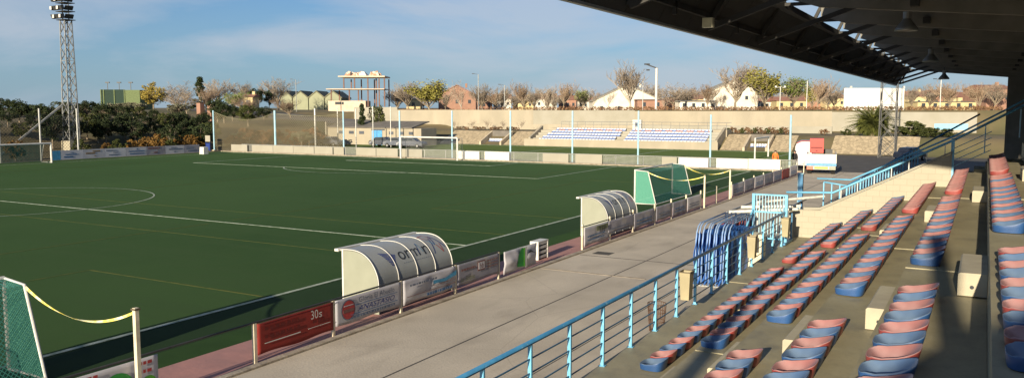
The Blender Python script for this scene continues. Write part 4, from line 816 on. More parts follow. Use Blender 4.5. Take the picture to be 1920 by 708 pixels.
for pa, pb, lb in ((901, 942, 'small bench shelter with blue seats set left of the far stand'), (1393, 1440, 'small bench shelter with blue seats set right of the far stand')):
    xa, xb = Xat(pa, 112.0), Xat(pb, 112.0); s_ = thing('bench_shelter', (xa, 112, 0), lb, 'shelter', 'bench shelters of the second pitch')
    for x in (xa, xb - .3): MB().prism([(x, 111.6, 0), (x, 115.4, 0), (x, 115.4, 2.1), (x, 111.6, .5)], (.3, 0, 0)).build('side_wall', 'stonef', s_)
    MB().box((xa + .3, 115.2, 0), (xb - .3, 115.4, 2.1)).build('back_wall', 'dkroof', s_)
    for i in range(6): x = xa + .55 + i * (xb - xa - 1.2) / 6; MB().box((x, 113.5, .45), (x + .42, 113.95, .55), 'seat_b2').box((x, 113.85, .55), (x + .42, 113.95, .9), 'seat_w').build('seat', None, s_)
gl = thing('second_goal', (0, 0, 0), 'white goal frame standing at the right end of the second pitch', 'goal'); gl.location = (0, 0, 0)
gx = Xat(1427, 96); 
for y in (93, 99.5): MB().tube([(gx, y, 0), (gx, y, 2.3)], .09, 8).build('post', 'white', gl)
MB().tube([(gx, 93, 2.3), (gx, 99.5, 2.3)], .09, 8).build('crossbar', 'white', gl)
# boundary wall
bwl = thing('boundary_wall', (-110, 134, 0), 'long cream boundary wall running behind both stands', 'wall'); WY = 134.0
segs = [(664, 745, 201, .25), (745, 1000, 206, 0), (1000, 1190, 207, 0), (1190, 1560, 208.5, 0), (1560, 1832, 210, 0)]
for i, (a, b, ty, dz) in enumerate(segs):
    xa, xb = Xat(a, WY, 4), Xat(b, WY, 4); zt = up((a + b) / 2, ty, Y=WY).z; MB().box((xa + .003, WY, 1.2), (xb, WY + .35, zt)).build('wall_length', 'cream' if i % 2 else 'cream2', bwl)
    m = MB(); 
    for x in range(int(xa), int(xb), 9): m.box((x, WY - .1, 1.2), (x + .3, WY, zt - .05))
MB().box((Xat(1190, 126, 3), 126, 1.9), (Xat(1560, 126, 3), 126.3, 3.05)).build('lower_wall', 'cream2', bwl); MB().box((Xat(862, 126, 3), 126, 1.9), (Xat(1190, 126, 3) - .05, 126.3, 3.0)).build('lower_wall', 'cream', bwl)
tw = thing('speaker_post', (Xat(1195, 120, 3), 120, 2), 'white box with dark round speaker above the far stand aisle', 'speaker'); x = Xat(1195, 120, 3); MB().box((x - .7, 119.8, 2.05), (x + .7, 120.2, 3.9)).build('cabinet', 'white', tw); MB().lathe((x, 119.78, 3.2), [(0, 0), (.3, 0)], 12).box((x - .3, 119.77, 2.9), (x + .3, 119.8, 3.5)).build('speaker_cone', 'ink_grey', tw)
# changing block
cb0 = g(615, 270.5); cY = 102.0; xa, xb = Xat(615, cY), Xat(790, cY); cb = thing('changing_block', (xa, cY, 0), 'low cream changing block with light blue door and grey roof', 'building')
zt = up(700, 240, Y=cY).z; zr = up(700, 224, Y=cY + 7).z; MB().box((xa, cY, 0), (xb, cY + 4, zt)).build('wall', 'cream', cb)
MB().prism([(xa - .2, cY - .25, zt + .02), (xa - .2, cY + 4.3, zt + .9), (xa - .2, cY + 4.3, zt + 1.05), (xa - .2, cY - .25, zt + .14)], (xb - xa - 1.3, 0, 0)).build('roof', 'dkroof', cb)
MB().prism([(xa - .25, cY - .3, 0), (xa - .25, cY + 4.2, 0), (xa - .25, cY + 4.2, zt + 1.2), (xa - .25, cY + 2, zt + .5), (xa - .25, cY - .3, zt + .9)], (.22, 0, 0)).build('gable_wall', 'cream2', cb)
for a, b in ((636, 645), (655, 664), (674, 683), (730, 738), (749, 757), (767, 775)): MB().box((Xat(a, cY), cY - .05, zt - .95), (Xat(b, cY), cY - .003, zt - .5)).build('window', 'cargrey', cb)
dr = MB().box((Xat(698, cY), cY - .06, 0), (Xat(717, cY), cY - .003, zt - .35)).build('door', 'doorblue', cb); MB().box((Xat(707.2, cY), cY - .075, .1), (Xat(707.8, cY), cY - .062, zt - .4)).build('door_gap', 'ink_navy', dr)
MB().box((Xat(697, cY), cY - .05, zt - .33), (Xat(722, cY), cY - .003, zt - .12)).build('vent_grille', 'cargrey', cb)
# service road on the bank, left
rd_ = MB(); n = 18; vs = []
for i in range(n + 1):
    x = -158 + i * 62 / n
    for j in range(9): y = 117 + j * 2.1 + (-158 - x) * -.12 * 0; vs.append((x, y, ground_z(x, y) + .06))
rd_.add(vs, [(9*i+j, 9*(i+1)+j, 9*(i+1)+j+1, 9*i+j+1) for i in range(n) for j in range(8)]); struct('bank_road', rd_, 'asphalt_l', True)
# ================================================================== VEHICLES
def wheel(par, x, y, r_, wd):
    w_ = MB().tube([(x - wd/2, y, r_), (x + wd/2, y, r_)], r_, 16).build('wheel', 'tyre', par); MB().tube([(x - wd/2 - .01, y, r_), (x + wd/2 + .01, y, r_)], r_ * .55, 12).build('rim', 'galv', w_)
tk = local('flatbed_truck', (-12.0, 74.3, 0), 'white flatbed truck seen from behind with red crane cab', 'truck', rz=R(9))
MB().box((-1.2, 0, .95), (1.2, .08, 1.72)).build('tailgate', 'white', tk)
for x in (-1.1, 1.06):
    for z in (1.05, 1.35, 1.6): MB().box((x, -.015, z), (x + .06, -.001, z + .06)).build('hinge', 'galv', tk)
MB().box((-.02, -.012, .98), (.03, -.001, 1.7)).build('gate_seam', 'galv', tk)
MB().box((-1.2, -.02, .72), (1.2, .1, .93)).build('blue_beam', 'truckblue', tk)
for x in (-1.2, 1.15): MB().box((x, .08, .95), (x + .05, 5.2, 1.72)).build('side_panel', 'white', tk)
MB().box((-1.15, .08, .85), (1.15, 5.2, .95)).build('load_bed', 'galv', tk)
MB().box((-1.15, -.05, .42), (1.15, .05, .70)).build('bumper', 'galv', tk); MB().box((-.55, -.07, .46), (.55, -.052, .66)).build('number_plate', 'plate', tk)
for x in (-1.15, .62): MB().box((x, -.08, .40), (x + .53, -.055, .68)).box((x+.05, -.09, .50), (x + .2, -.081, .6)).build('tail_light', 'hazard' if x < 0 else 'panel', tk)
for y in (.9, 4.4):
    for x in (-.95, .95): wheel(tk, x, y, .42, .34)
MB().box((-1.0, 2.6, 1.7), (.15, 4.6, 2.95)).build('crane_cab', 'truckred', tk); MB().box((-.9, 2.585, 2.1), (.05, 2.598, 2.2)).box((-.5, 2.58, 1.85), (-.35, 2.598, 1.92)).build('cab_trim', 'red_dark', tk)
MB().box((.15, 4.2, .95), (.9, 4.6, 1.95)).box((-.5, .1, .5), (.5, 5.2, .84)).build('chassis', 'darkmetal', tk)
vn = local('parked_van', (-14.35, 80.0, 0), 'white rounded van with a red roof rim beyond the truck', 'van', rz=R(10))
m = MB(); poly = [(-.85, 0, .35), (.85, 0, .35), (.92, 0, 1.0), (.88, 0, 2.1), (.74, 0, 2.42), (.4, 0, 2.55), (-.4, 0, 2.55), (-.74, 0, 2.42), (-.88, 0, 2.1), (-.92, 0, 1.0)]; m.prism(poly, (0, 4.4, 0)); m.build('van_body', 'banner', vn)
MB().tube([(-.75, -.02, 2.4), (-.4, -.02, 2.58), (0, -.02, 2.6), (.4, -.02, 2.58), (.75, -.02, 2.4)], .035, 6).build('roof_rim', 'truckred', vn); MB().box((-.6, -.02, 1.5), (.6, -.003, 2.2)).build('rear_window', 'banner', vn)
for y in (.7, 3.6):
    for x in (-.8, .8): wheel(vn, x, y, .34, .2)
def car(loc, rz, mm, label, proto=[None]):
    if proto[0] is None or mm == 'cardark':
        c_ = local('parked_car', loc, label, 'car', 'parked cars', rz)
        prof = [(-2.1, .35), (-2.15, .75), (-1.95, .95), (-1.5, 1.0), (-1.15, 1.4), (.45, 1.45), (1.05, 1.0), (1.9, .88), (2.1, .65), (2.1, .35)]
        m = MB(); n = len(prof); vs = []
        for yy, sc in ((-.85, .97), (-.80, 1.0), (.80, 1.0), (.85, .97)): vs += [(x * sc, yy * (1 if z < 1.0 else .82), .35 + (z - .35) * sc) for x, z in prof]
        m.add(vs, [(r_*n+i, r_*n+(i+1)%n, (r_+1)*n+(i+1)%n, (r_+1)*n+i) for r_ in range(3) for i in range(n)] + [tuple(range(n))[::-1], tuple(3*n+i for i in range(n))]); m.build('body', mm, c_)
        for s_ in (-1, 1): MB().prism([(-1.4, s_*.705, 1.02), (.9, s_*.705, 1.02), (.4, s_*.70, 1.36), (-1.1, s_*.70, 1.36)], (0, s_*.02, 0)).build('side_window', 'pane', c_)
        MB().add([(.50, -.6, 1.42), (.50, .6, 1.42), (1.04, .66, 1.04), (1.04, -.66, 1.04)], [(0, 3, 2, 1)]).build('windscreen', 'pane', c_)
        for y in (-.78, .78):
            for x in (-1.3, 1.3): w_ = MB().tube([(x, y - .1, .31), (x, y + .1, .31)], .31, 14).build('wheel', 'tyre', c_); MB().tube([(x, y - .11, .31), (x, y + .11, .31)], .17, 10).build('rim', 'galv', w_)
        if mm != 'cardark': proto[0] = c_
    else: c_ = copy_tree(proto[0]); c_.location = loc; c_.rotation_euler.z = rz; c_['label'] = label
for px, py, rz, lb in ((586, 272, .1, 'grey car leftmost behind the far cream boards'), (622, 273, -.1, 'grey car left of the changing block corner'), (720, 274, .1, 'grey car right of the blue door'), (746, 275, 0, 'grey car in the middle of three by the changing block'), (772, 276, .15, 'grey car at the right end of the changing block')):
    q = g(px, py + 1.5); car((q.x, q.y, .02), rz, 'cargrey', lb)
q = g(1706, 301); car((q.x, q.y, .02), 1.2, 'cardark', 'dark parked car half hidden by the staircase railing')
# ================================================================== PEOPLE
def person(loc, rz, top, leg, label, pose):
    root = local('person', loc, label, 'person', None, rz)
    J = {'pel': (0,0,.95), 'sp': (0,0,1.15), 'ch': (0,.0,1.36), 'nk': (0,.01,1.50), 'hd': (0,.02,1.62), 'hd2': (0,.01,1.73)}
    for s_, n_ in ((-1, 'l'), (1, 'r')):
        J['hp'+n_] = (.10*s_, 0, .90); J['kn'+n_] = (.11*s_, .04, .50); J['an'+n_] = (.12*s_, 0, .09); J['to'+n_] = (.13*s_, .16, .04)
        J['sh'+n_] = (.18*s_, 0, 1.42); a = pose; J['el'+n_] = (.25*s_, -.03 + a*.08, 1.14); J['wr'+n_] = (.24*s_, .06 + a*.16, .92); J['ha'+n_] = (.23*s_, .10 + a*.18, .84)
    E_ = [('pel','sp'),('sp','ch'),('ch','nk'),('nk','hd'),('hd','hd2')] + [e for n_ in 'lr' for e in (('pel','hp'+n_),('hp'+n_,'kn'+n_),('kn'+n_,'an'+n_),('an'+n_,'to'+n_),('ch','sh'+n_),('sh'+n_,'el'+n_),('el'+n_,'wr'+n_),('wr'+n_,'ha'+n_))]
    rad = {'pel': .15, 'sp': .14, 'ch': .155, 'nk': .06, 'hd': .095, 'hd2': .075, 'hp': .09, 'kn': .065, 'an': .045, 'to': .035, 'sh': .07, 'el': .048, 'wr': .035, 'ha': .04}
    ks = list(J); me = bpy.data.meshes.new('body'); me.from_pydata([J[k] for k in ks], [(ks.index(a), ks.index(b)) for a, b in E_], [])
    o = bpy.data.objects.new('body_tmp', me); COL.objects.link(o); md = o.modifiers.new('s', 'SKIN')
    for i, k in enumerate(ks): r_ = rad.get(k, rad.get(k[:-1], .05)); me.skin_vertices[0].data[i].radius = (r_, r_)
    me.skin_vertices[0].data[0].use_root = True; o.modifiers.new('d', 'SUBSURF').levels = 2
    dg = bpy.context.evaluated_depsgraph_get(); m2 = bpy.data.meshes.new_from_object(o.evaluated_get(dg)); bpy.data.objects.remove(o)
    for x in (M_['skin'], M_[top], M_[leg], M_['black_cloth']): m2.materials.append(x)
    for p in m2.polygons:
        c_ = p.center; z = c_.z; p.use_smooth = True
        p.material_index = 3 if (z > 1.66 or z < .10) else 0 if (z > 1.47 or (z < .90 and abs(c_.x) > .2)) else 1 if (z > .93 or abs(c_.x) > .19) else 2
    b_ = bpy.data.objects.new('body', m2); COL.objects.link(b_); b_.parent = root
    MB().lathe((0, 0, 1.63), [(.10, 0), (.10, .05), (.08, .10), (.0, .12)], 12).build('hair', 'black_cloth', root, smooth=True)
person(Vector((Xat(1453, 78.8), 78.8, .01)), R(200), 'orange', 'sand_cloth', 'person in orange top and yellow shorts standing behind the white boards', .6)
person(Vector((Xat(1489, 79.5), 79.5, .01)), R(160), 'black_cloth', 'black_cloth', 'person in dark clothing at the fence corner left of the truck', .3)
# ================================================================== VEGETATION
def rot_to(d):
    return d.to_track_quat('Z', 'Y').to_matrix()
def make_bare(name, seed, twig, leaf=None, nleaf=0, leafsize=.16, bark='bark', spread=1.0, upright=.5, nl=10, trunk_h=.20):
    """unit tree, 10 m tall"""
    rd = random.Random(seed); tr = MB(); cr = MB(); tips = []
    def rv(): return Vector((rd.uniform(-1, 1), rd.uniform(-1, 1), rd.uniform(-1, 1)))
    def grow(p, d, L, r_, lvl):
        n = 3; pts = [p]; q = p.copy(); dd = d.copy()
        for i in range(n): dd = (dd + rv() * .16 + Vector((0, 0, .06 * upright))).normalized(); q = q + dd * L / n; pts.append(q.copy())
        (tr if lvl < 2 else cr).tube(pts, [r_ * (1 - .55 * i / n) for i in range(n + 1)], 5 if lvl < 2 else 3, cap=False)
        if lvl == 4: tips.append(q); return
        k = {0: nl, 1: 6, 2: 5, 3: 4}[lvl]
        for i in range(k):
            t = rd.uniform(.25 if lvl else .7, 1.0) if i else 1.0; a = rd.uniform(0, 2*math.pi); idx = min(n - 1, int(t * n)); base = pts[idx].lerp(pts[idx + 1], t * n - idx if t < 1 else 1)
            side = Vector((math.cos(a), math.sin(a), 0)); nd = (dd * (.55 if lvl else .6) + side * (rd.uniform(.25, .85) * spread) + Vector((0, 0, .25 + upright * .5)) + rv() * .15).normalized()
            grow(base, nd, L * (1.5 if lvl == 0 else .6) * rd.uniform(.75, 1.15), max(r_ * .5, .026), lvl + 1)
    grow(Vector((0, 0, -.3)), Vector((0, 0, 1)), 10 * trunk_h + .3, .20, 0)
    top = max(v[2] for v in cr.v); k = 10 / top
    tr.v = [tuple(Vector(v) * k) for v in tr.v]; cr.v = [tuple(Vector(v) * k) for v in cr.v]; tr.mi(bark); cr.mi(twig)
    if leaf:
        for i in range(nleaf):
            c_ = rd.choice(tips) * k + rv() * .55; a = rv().normalized() * leafsize; b = a.cross(rv()).normalized() * leafsize; cr.add([c_ - a, c_ + b, c_ + a, c_ - b], [(0, 1, 2, 3)], leaf)
    root = thing(name, (0, 0, 0), 'x', 'tree'); tr.m = [0] * len(tr.f); tr.build('trunk', None, root, smooth=True); cr.build('crown', None, root); return root
def make_leafy(name, seed, leaf, rx=3.2, rz=3.6, zc=5.4, n=55, per=60, ls=.22, trunk=True, cone=False, bark='bark'):
    rd = random.Random(seed); cr = MB(); tr = MB()
    def rv(): return Vector((rd.gauss(0, 1), rd.gauss(0, 1), rd.gauss(0, 1))).normalized()
    cl = []
    for i in range(n):
        d = rv() * rd.uniform(.25, 1) ** .5
        if cone: h = rd.uniform(0, 1) ** 1.3; ra = rx * (1 - h) * rd.uniform(.4, 1); a = rd.uniform(0, 6.283); c_ = Vector((ra * math.cos(a), ra * math.sin(a), zc - rz + 2 * rz * h))
        else: c_ = Vector((d.x * rx, d.y * rx, zc + d.z * rz * (1.0 if d.z > 0 else .85)))
        R_ = rd.uniform(.5, 1.15) * (.55 if cone else 1); cl.append((c_, R_))
    for c_, R_ in cl:
        for j in range(per):
            p = c_ + rv() * R_ * rd.uniform(.5, 1) ; a = rv() * ls * rd.uniform(.6, 1.3); b = a.cross(rv()).normalized() * ls * .7; cr.add([p - a, p + b, p + a, p - b], [(0, 1, 2, 3)])
        if trunk: tr.tube([(0, 0, zc - rz * .8), tuple(Vector((0, 0, zc - rz * .4)).lerp(c_, .55)), tuple(c_)], [.07, .05, .02], 4, cap=False)
    tr.tube([(0, 0, -.3), (.05, 0, zc * .5), (0, .05, zc)], [.22, .17, .09], 7, cap=False)
    root = thing(name, (0, 0, 0), 'x', 'tree' if trunk else 'shrub'); tr.build('trunk' if trunk else 'stem', bark, root, smooth=True); cr.build('crown' if trunk else 'foliage', leaf, root); return root
def wy(px, Y): return Y / ray(px, 205).y
USED = set()
def put(proto, px, by, ty, wd, label, group, wscale=1.0, H0=10.0, ground=True, rz=None, cat=None):
    b = Pw(px, by, wd); h = (by - ty) * wd / F_PX
    if ground: b.z = ground_z(b.x, b.y) - .05; h = max(.7, (ray(px, ty).z * wd + EYE) - b.z)
    o = proto if proto.name not in USED else copy_tree(proto); USED.add(proto.name)
    s = h / H0; o.location = b; o.scale = (s * wscale, s * wscale, s); o.rotation_euler.z = random.uniform(0, 6.28) if rz is None else rz
    o['label'] = label; o['group'] = group
    if cat: o['category'] = cat
    return o
B1 = make_bare('bare_tree', 1, 'twig'); B2 = make_bare('bare_tree', 2, 'twig', spread=1.2, upright=.3); B3 = make_bare('bare_tree', 3, 'twig_r', 'dryleaf', 90, .12, spread=1.05); BB = make_bare('budding_tree', 4, 'twig', 'bud', 4200, .17, spread=.95, upright=.7); BW = make_bare('bare_tree', 5, 'twig', bark='bark_w', spread=.9, upright=.9, nl=9); BG = make_bare('budding_tree', 6, 'twig', 'bud_g', 2400, .15); BS = make_bare('young_tree', 8, 'twig', bark='bark_w', nl=6, trunk_h=.4); BR = make_bare('bare_tree', 9, 'twig', spread=1.5, upright=.15, nl=9, trunk_h=.22)
E1 = make_leafy('evergreen_tree', 11, 'leaf'); E2 = make_leafy('evergreen_tree', 12, 'leaf_d', 3.6, 3.2, 5.6); E3 = make_leafy('evergreen_tree', 13, 'leaf_d', 2.6, 4.2, 5.4); CO = make_leafy('conifer', 14, 'leaf_d', 2.2, 4.6, 5.2, 70, 45, .2, cone=True); YT = make_leafy('yellow_tree', 15, 'yel', 3.4, 3.6, 5.6, 50, 55); SH = make_leafy('shrub', 16, 'leaf', 4.4, 4.4, 4.8, 50, 55, .34, False); AS = make_leafy('autumn_shrub', 17, 'autumn', 3.6, 4.4, 5.0, 38, 45, .36, False); DS = make_leafy('dry_shrub', 18, 'dryleaf', 5.0, 4.2, 4.8, 40, 45, .36, False); GS = make_leafy('olive_tree', 19, 'grey_leaf', 4.2, 3.2, 5.8, 50, 50, .24)
G1 = 'bare winter trees beyond the boundary wall'; G2 = 'dark evergreen trees on the left bank'; G3 = 'trees on the high ground at the left'
def T(p, px, by, ty, wd, lb, gr=G1, ws=1.0, **k): return put(p, px, by, ty, wd, lb, gr, ws, **k)
T(BW, 1182, 207, 108, 160, 'tall pale trunked bare tree right of centre, highest above the wall', ws=1.6)
T(B1, 1378, 207, 112, 190, 'tall dark trunked bare tree in front of the right white house', ws=1.5)
T(BB, 1437, 207, 128, 175, 'large yellow green budding tree right of the white house', ws=1.75)
T(BG, 1488, 207, 143, 178, 'smaller budding tree right of the large yellow green one', ws=1.5)
lst = [(B3, 983, 147, 172, 'reddish bare tree above the second blue pole from the middle', 1.0), (B3, 1056, 147, 170, 'reddish bare tree with forked trunk left of the green bush tree', 1.05), (B1, 1026, 158, 195, 'low grey bare tree between two reddish trees', 1.1), (BG, 1090, 168, 180, 'low green budding tree left of the big cream house', 1.3), (BS, 866, 148, 165, 'bare tree with white trunk right of the brick house', 1.2), (BB, 808, 150, 175, 'round olive budding tree in front of the brick house', 2.0), (B2, 768, 150, 200, 'grey bare tree right of the concrete frame', 1.3), (B2, 905, 155, 205, 'grey bare tree beside the slim lamp post', 1.2), (B1, 940, 158, 215, 'faint grey bare tree left of the reddish tree', 1.2), (BS, 1112, 168, 165, 'young tree left of the big cream house front', 1.0), (BS, 1140, 165, 166, 'young tree before the middle of the big cream house', 1.1), (B2, 1212, 152, 230, 'grey tree behind the white double lamp post', 1.2), (BR, 1262, 152, 225, 'wide dark bare tree right of the double lamp post', 1.5), (BR, 1290, 156, 235, 'wide bare tree above the long white wall', 1.5), (B3, 1326, 150, 205, 'brown bare tree left of the right white house', 1.1), (BS, 1341, 172, 165, 'first young tree left of the tall dark trunk', 1.2), (BS, 1352, 170, 166, 'second young tree next to the tall dark trunk', 1.2), (BS, 1418, 165, 165, 'young tree at the foot of the yellow green tree', 1.2), (B3, 1532, 138, 175, 'reddish bare tree left of the white billboard', 1.1), (B2, 1564, 158, 190, 'grey bare tree touching the billboard edge', 1.3), (BB, 1520, 160, 220, 'small olive tree behind the reddish tree by the billboard', 1.2), (B3, 1782, 148, 150, 'orange brown bare tree right of the billboard', 1.4), (B2, 1742, 155, 165, 'grey bare tree close right of the billboard', 1.3), (B3, 1838, 150, 160, 'bare tree in front of the far right brick building', 1.4), (B2, 1862, 152, 185, 'bare tree beside the roof pillar at the far right', 1.2), (B1, 1712, 160, 170, 'low bare tree directly right of the billboard post', 1.3), (B1, 836, 170, 210, 'small bare tree over the brick house roof', 1.3), (B2, 745, 165, 215, 'faint bare tree behind the concrete frame right side', 1.3), (B1, 1160, 160, 240, 'grey bare tree behind the cream house', 1.2), (B2, 1005, 162, 240, 'faint far bare tree left of the forked reddish tree', 1.3), (B1, 1237, 165, 250, 'faint far tree under the double lamp', 1.3), (BR, 962, 168, 250, 'low wide faint tree before red roofs', 1.5), (BS, 1245, 182, 160, 'slim young tree at the orange wall', 1.0)]
lst += [([B3, B2, BR, B1][i % 4], 742 + i * 47 + (i * 29) % 23, 160 + (i * 7) % 12, 236 + (i * 13) % 40, f'faint brown tree in the far background belt, {ordn(i)} from the left', 1.5) for i in range(18)]
for p, px, ty, wd, lb, ws in lst: T(p, px, 207, ty, wd, lb, ws=ws)
for p, px, by, ty, wd, lb, ws in [(YT, 288, 200, 151, 165, 'yellow leaved tree right of the green court walls', 1.2), (BR, 335, 205, 150, 175, 'wide pinkish bare tree right of the yellow tree', 1.6), (CO, 376, 200, 143, 190, 'tall dark conifer sticking above the bare trees', 1.5), (B3, 385, 200, 160, 185, 'reddish bare tree below the tall conifer', 1.3), (B2, 408, 200, 146, 200, 'grey bare tree right of the tall conifer', 1.4), (B1, 463, 200, 150, 230, 'grey bare tree left of the two dark small trees', 1.3), (BG, 440, 202, 172, 170, 'bright green budding tree above the first blue pole', 1.5), (E2, 481, 200, 161, 200, 'left one of two small dark trees on the skyline', .9), (E2, 505, 200, 165, 205, 'right one of two small dark trees on the skyline', .8), (B2, 521, 203, 144, 220, 'round pale bare tree right of the two dark trees', 1.3), (GS, 250, 207, 186, 140, 'grey olive tree below the green court walls', 1.8), (GS, 222, 207, 188, 138, 'grey olive tree at the left foot of the court', 1.8), (GS, 336, 212, 188, 142, 'grey olive tree below the pinkish bare tree', 1.5), (B3, 545, 215, 180, 165, 'pale brown bush tree left of the green gables', 1.9), (B3, 470, 212, 178, 160, 'brown bush tree over the net between the blue poles', 1.8), (BR, 350, 205, 165, 160, 'low bare tree behind the olive tree', 1.4)]: T(p, px, by, ty, wd, lb, G3, ws)
# evergreen belt along the left bank
cnt = 0
for row, (wd0, wd1, lst_) in enumerate(((103, 112, [(-20, 292, 205, 1.3), (18, 290, 200, 1.2), (60, 290, 212, 1.3), (100, 290, 205, 1.1), (165, 285, 206, 1.2), (200, 285, 208, 1.2), (236, 285, 205, 1.3), (272, 284, 212, 1.2), (298, 284, 222, 1.2), (322, 283, 226, 1.2), (348, 283, 222, 1.2), (374, 282, 226, 1.2), (396, 282, 224, 1.1), (140, 286, 215, 1.2), (185, 285, 222, 1.2), (255, 285, 220, 1.3), (40, 288, 225, 1.3)]), (116, 128, [(0, 250, 180, 1.5), (38, 250, 184, 1.5), (80, 250, 190, 1.5), (118, 250, 186, 1.5), (160, 250, 184, 1.6), (195, 250, 190, 1.6), (228, 250, 194, 1.5), (262, 250, 196, 1.4), (60, 250, 192, 1.6), (290, 250, 202, 1.4), (330, 247, 206, 1.3), (310, 247, 207, 1.1), (345, 247, 204, 1.0), (385, 246, 206, 1.1), (372, 250, 208, 1.0)]), (132, 150, [(408, 225, 180, 1.3), (436, 225, 192, 1.3), (465, 222, 192, 1.4), (495, 222, 196, 1.3), (420, 222, 188, 1.3), (20, 225, 184, 1.5), (130, 225, 188, 1.5), (180, 225, 190, 1.5)]))):
    for i, (px, by, ty, ws) in enumerate(lst_):
        wd = wd0 + (wd1 - wd0) * random.random() + (px - 150) * .045 * (row == 0); p = [E1, E2, E3, E2][(i + row) % 4]; T(p, px, by, ty, wd, f'dark evergreen tree, {ordn(i)} from left, {["lowest", "middle", "upper"][row]} row of the left bank', G2, ws); cnt += 1
for i, (px, by, ty, p) in enumerate(((28, 280, 262, AS), (150, 286, 262, SH), (200, 286, 268, AS), (222, 285, 262, SH), (248, 284, 262, AS), (275, 283, 256, AS), (297, 283, 250, AS), (320, 282, 262, SH), (336, 281, 254, AS), (357, 280, 252, AS), (372, 279, 250, AS), (305, 280, 262, AS))):
    yy = Yat(px, -91.5 - (i % 3)); T(p, px, by, ty - 3, (-91.5 - (i % 3)) * _f.x + yy * _f.y - 5.5 * _f.z * 0 + (1.0 - 5.5) * _f.z, f'{"orange" if p is AS else "green"} shrub in front of the dark left bank, {ordn(i)} from the left', 'shrubs behind the left touchline boards', 1.1)
# bushes in the stone gardens
for i in range(17):
    px = 852 + i * 7.8; T(DS if i % 4 else BS, px, 250, 237 if i % 4 else 222, wy(px, 119 + (i % 3) * 2), f'dry red brown bush above the left stone wall, {ordn(i)} from the left', 'dry bushes above the stone walls', 1.3)
for i in range(16):
    px = 1358 + i * 8.0; T([DS, SH, DS][i % 3], px, 252, 242 - (i % 3) * 3, wy(px, 119 + (i % 3) * 2), f'low garden bush above the right stone wall, {ordn(i)} from the left', 'garden bushes above the right stone wall', 1.2)
T(SH, 1587, 258, 241, wy(1587, 118), 'round green bush left of the palm', 'bushes around the palm', 1.9); T(SH, 1706, 262, 225, wy(1706, 117), 'large olive bush right of the lattice tower', 'bushes around the palm', 2.3); T(SH, 1745, 270, 238, wy(1745, 115), 'dark green bush beside the staircase railing', 'bushes around the palm', 3.0); T(SH, 1727, 266, 232, wy(1727, 120), 'green bush between the large olive bush and staircase', 'bushes around the palm', 2.2); T(SH, 1772, 262, 240, wy(1772, 117), 'low dark bush under the pale blue panel', 'bushes around the palm', 2.6); T(DS, 1545, 255, 240, wy(1545, 119), 'brown bush directly behind the red truck cab', 'bushes around the palm', 1.4)
T(CO, 679, 222, 193, 132, 'small conifer standing in front of the cream wall', 'small trees before the cream wall', .9); T(E1, 706, 224, 190, 134, 'small green tree beside the small conifer before the wall', 'small trees before the cream wall', .6)
for i in range(12):
    px = 425 + i * 14; by = 266 - (i % 4) * 8; T(DS if i % 2 else GS, px, by, by - 6 - random.random() * 4, 118 + random.random() * 8, f'low scrub on the brown slope behind the net, {ordn(i)} of the patch', 'scrub on the brown slope', 1.6)
# palm
q = up(1634, 250, Y=117); q.z = ground_z(q.x, q.y); pm = local('palm_tree', q, 'wide bushy palm left of the lattice tower', 'palm')
tr = MB().tube([(0, 0, -.2), (0, 0, 1.6)], [.45, .40], 10).build('trunk', 'bark', pm); rd = random.Random(5); cr = MB()
for i in range(170):
    a = rd.uniform(0, 6.283); el = rd.uniform(-.5, 1.4); L = rd.uniform(3.0, 4.3); d = Vector((math.cos(a), math.sin(a), 0)); pts = []
    for k in range(9): t = k / 8; pts.append(Vector((0, 0, 1.7)) + d * L * t * math.cos(el) + Vector((0, 0, L * t * math.sin(el) - 1.3 * t * t)))
    sd_ = Vector((-d.y, d.x, 0)); cr.tube(pts, [.04 - .004 * k for k in range(9)], 3, cap=False)
    for k in range(1, 17):
        t = k / 17; p = pts[int(t * 8)].lerp(pts[min(8, int(t * 8) + 1)], t * 8 % 1); l = .55 * math.sin(math.pi * (.12 + t * .85)) + .08
        for s_ in (-1, 1): e = p + sd_ * s_ * l + d * l * .5 - Vector((0, 0, .25 * l)); cr.add([p, p + d * .10, e], [(0, 1, 2)])
for i in range(2600):
    v = Vector((rd.gauss(0, 1), rd.gauss(0, 1), rd.gauss(0, 1))).normalized() * rd.uniform(.6, 1.9); c_ = Vector((v.x, v.y, 1.5 + v.z * .75)); a_ = v.normalized() * .35; b_ = a_.cross(Vector((rd.uniform(-1, 1), rd.uniform(-1, 1), 1))).normalized() * .10; cr.add([c_ - a_, c_ + b_, c_ + a_ - Vector((0, 0, .15))], [(0, 1, 2)])
cr.build('crown', 'palmleaf', pm)
# grass verge on the high ground beyond the wall, and hedges
hm = MB(); rd = random.Random(9)
for i in range(3800):
    px = rd.uniform(745, 1880); y = rd.uniform(137.5, 150); x = Xat(px, y, 5); z = ground_z(x, y); a = Vector((rd.uniform(-1, 1), rd.uniform(-1, 1), rd.uniform(.1, .9))) * .35; b = Vector((rd.uniform(-1, 1), rd.uniform(-1, 1), rd.uniform(-.2, .4))) * .25; c_ = Vector((x, y, z + rd.uniform(0, .55))); hm.add([c_ - a, c_ + b, c_ + a], [(0, 1, 2)])
tag(hm.build('ground_cover', 'dryleaf'), 'low brown ground cover running behind the boundary wall', 'ground cover', kind='stuff')
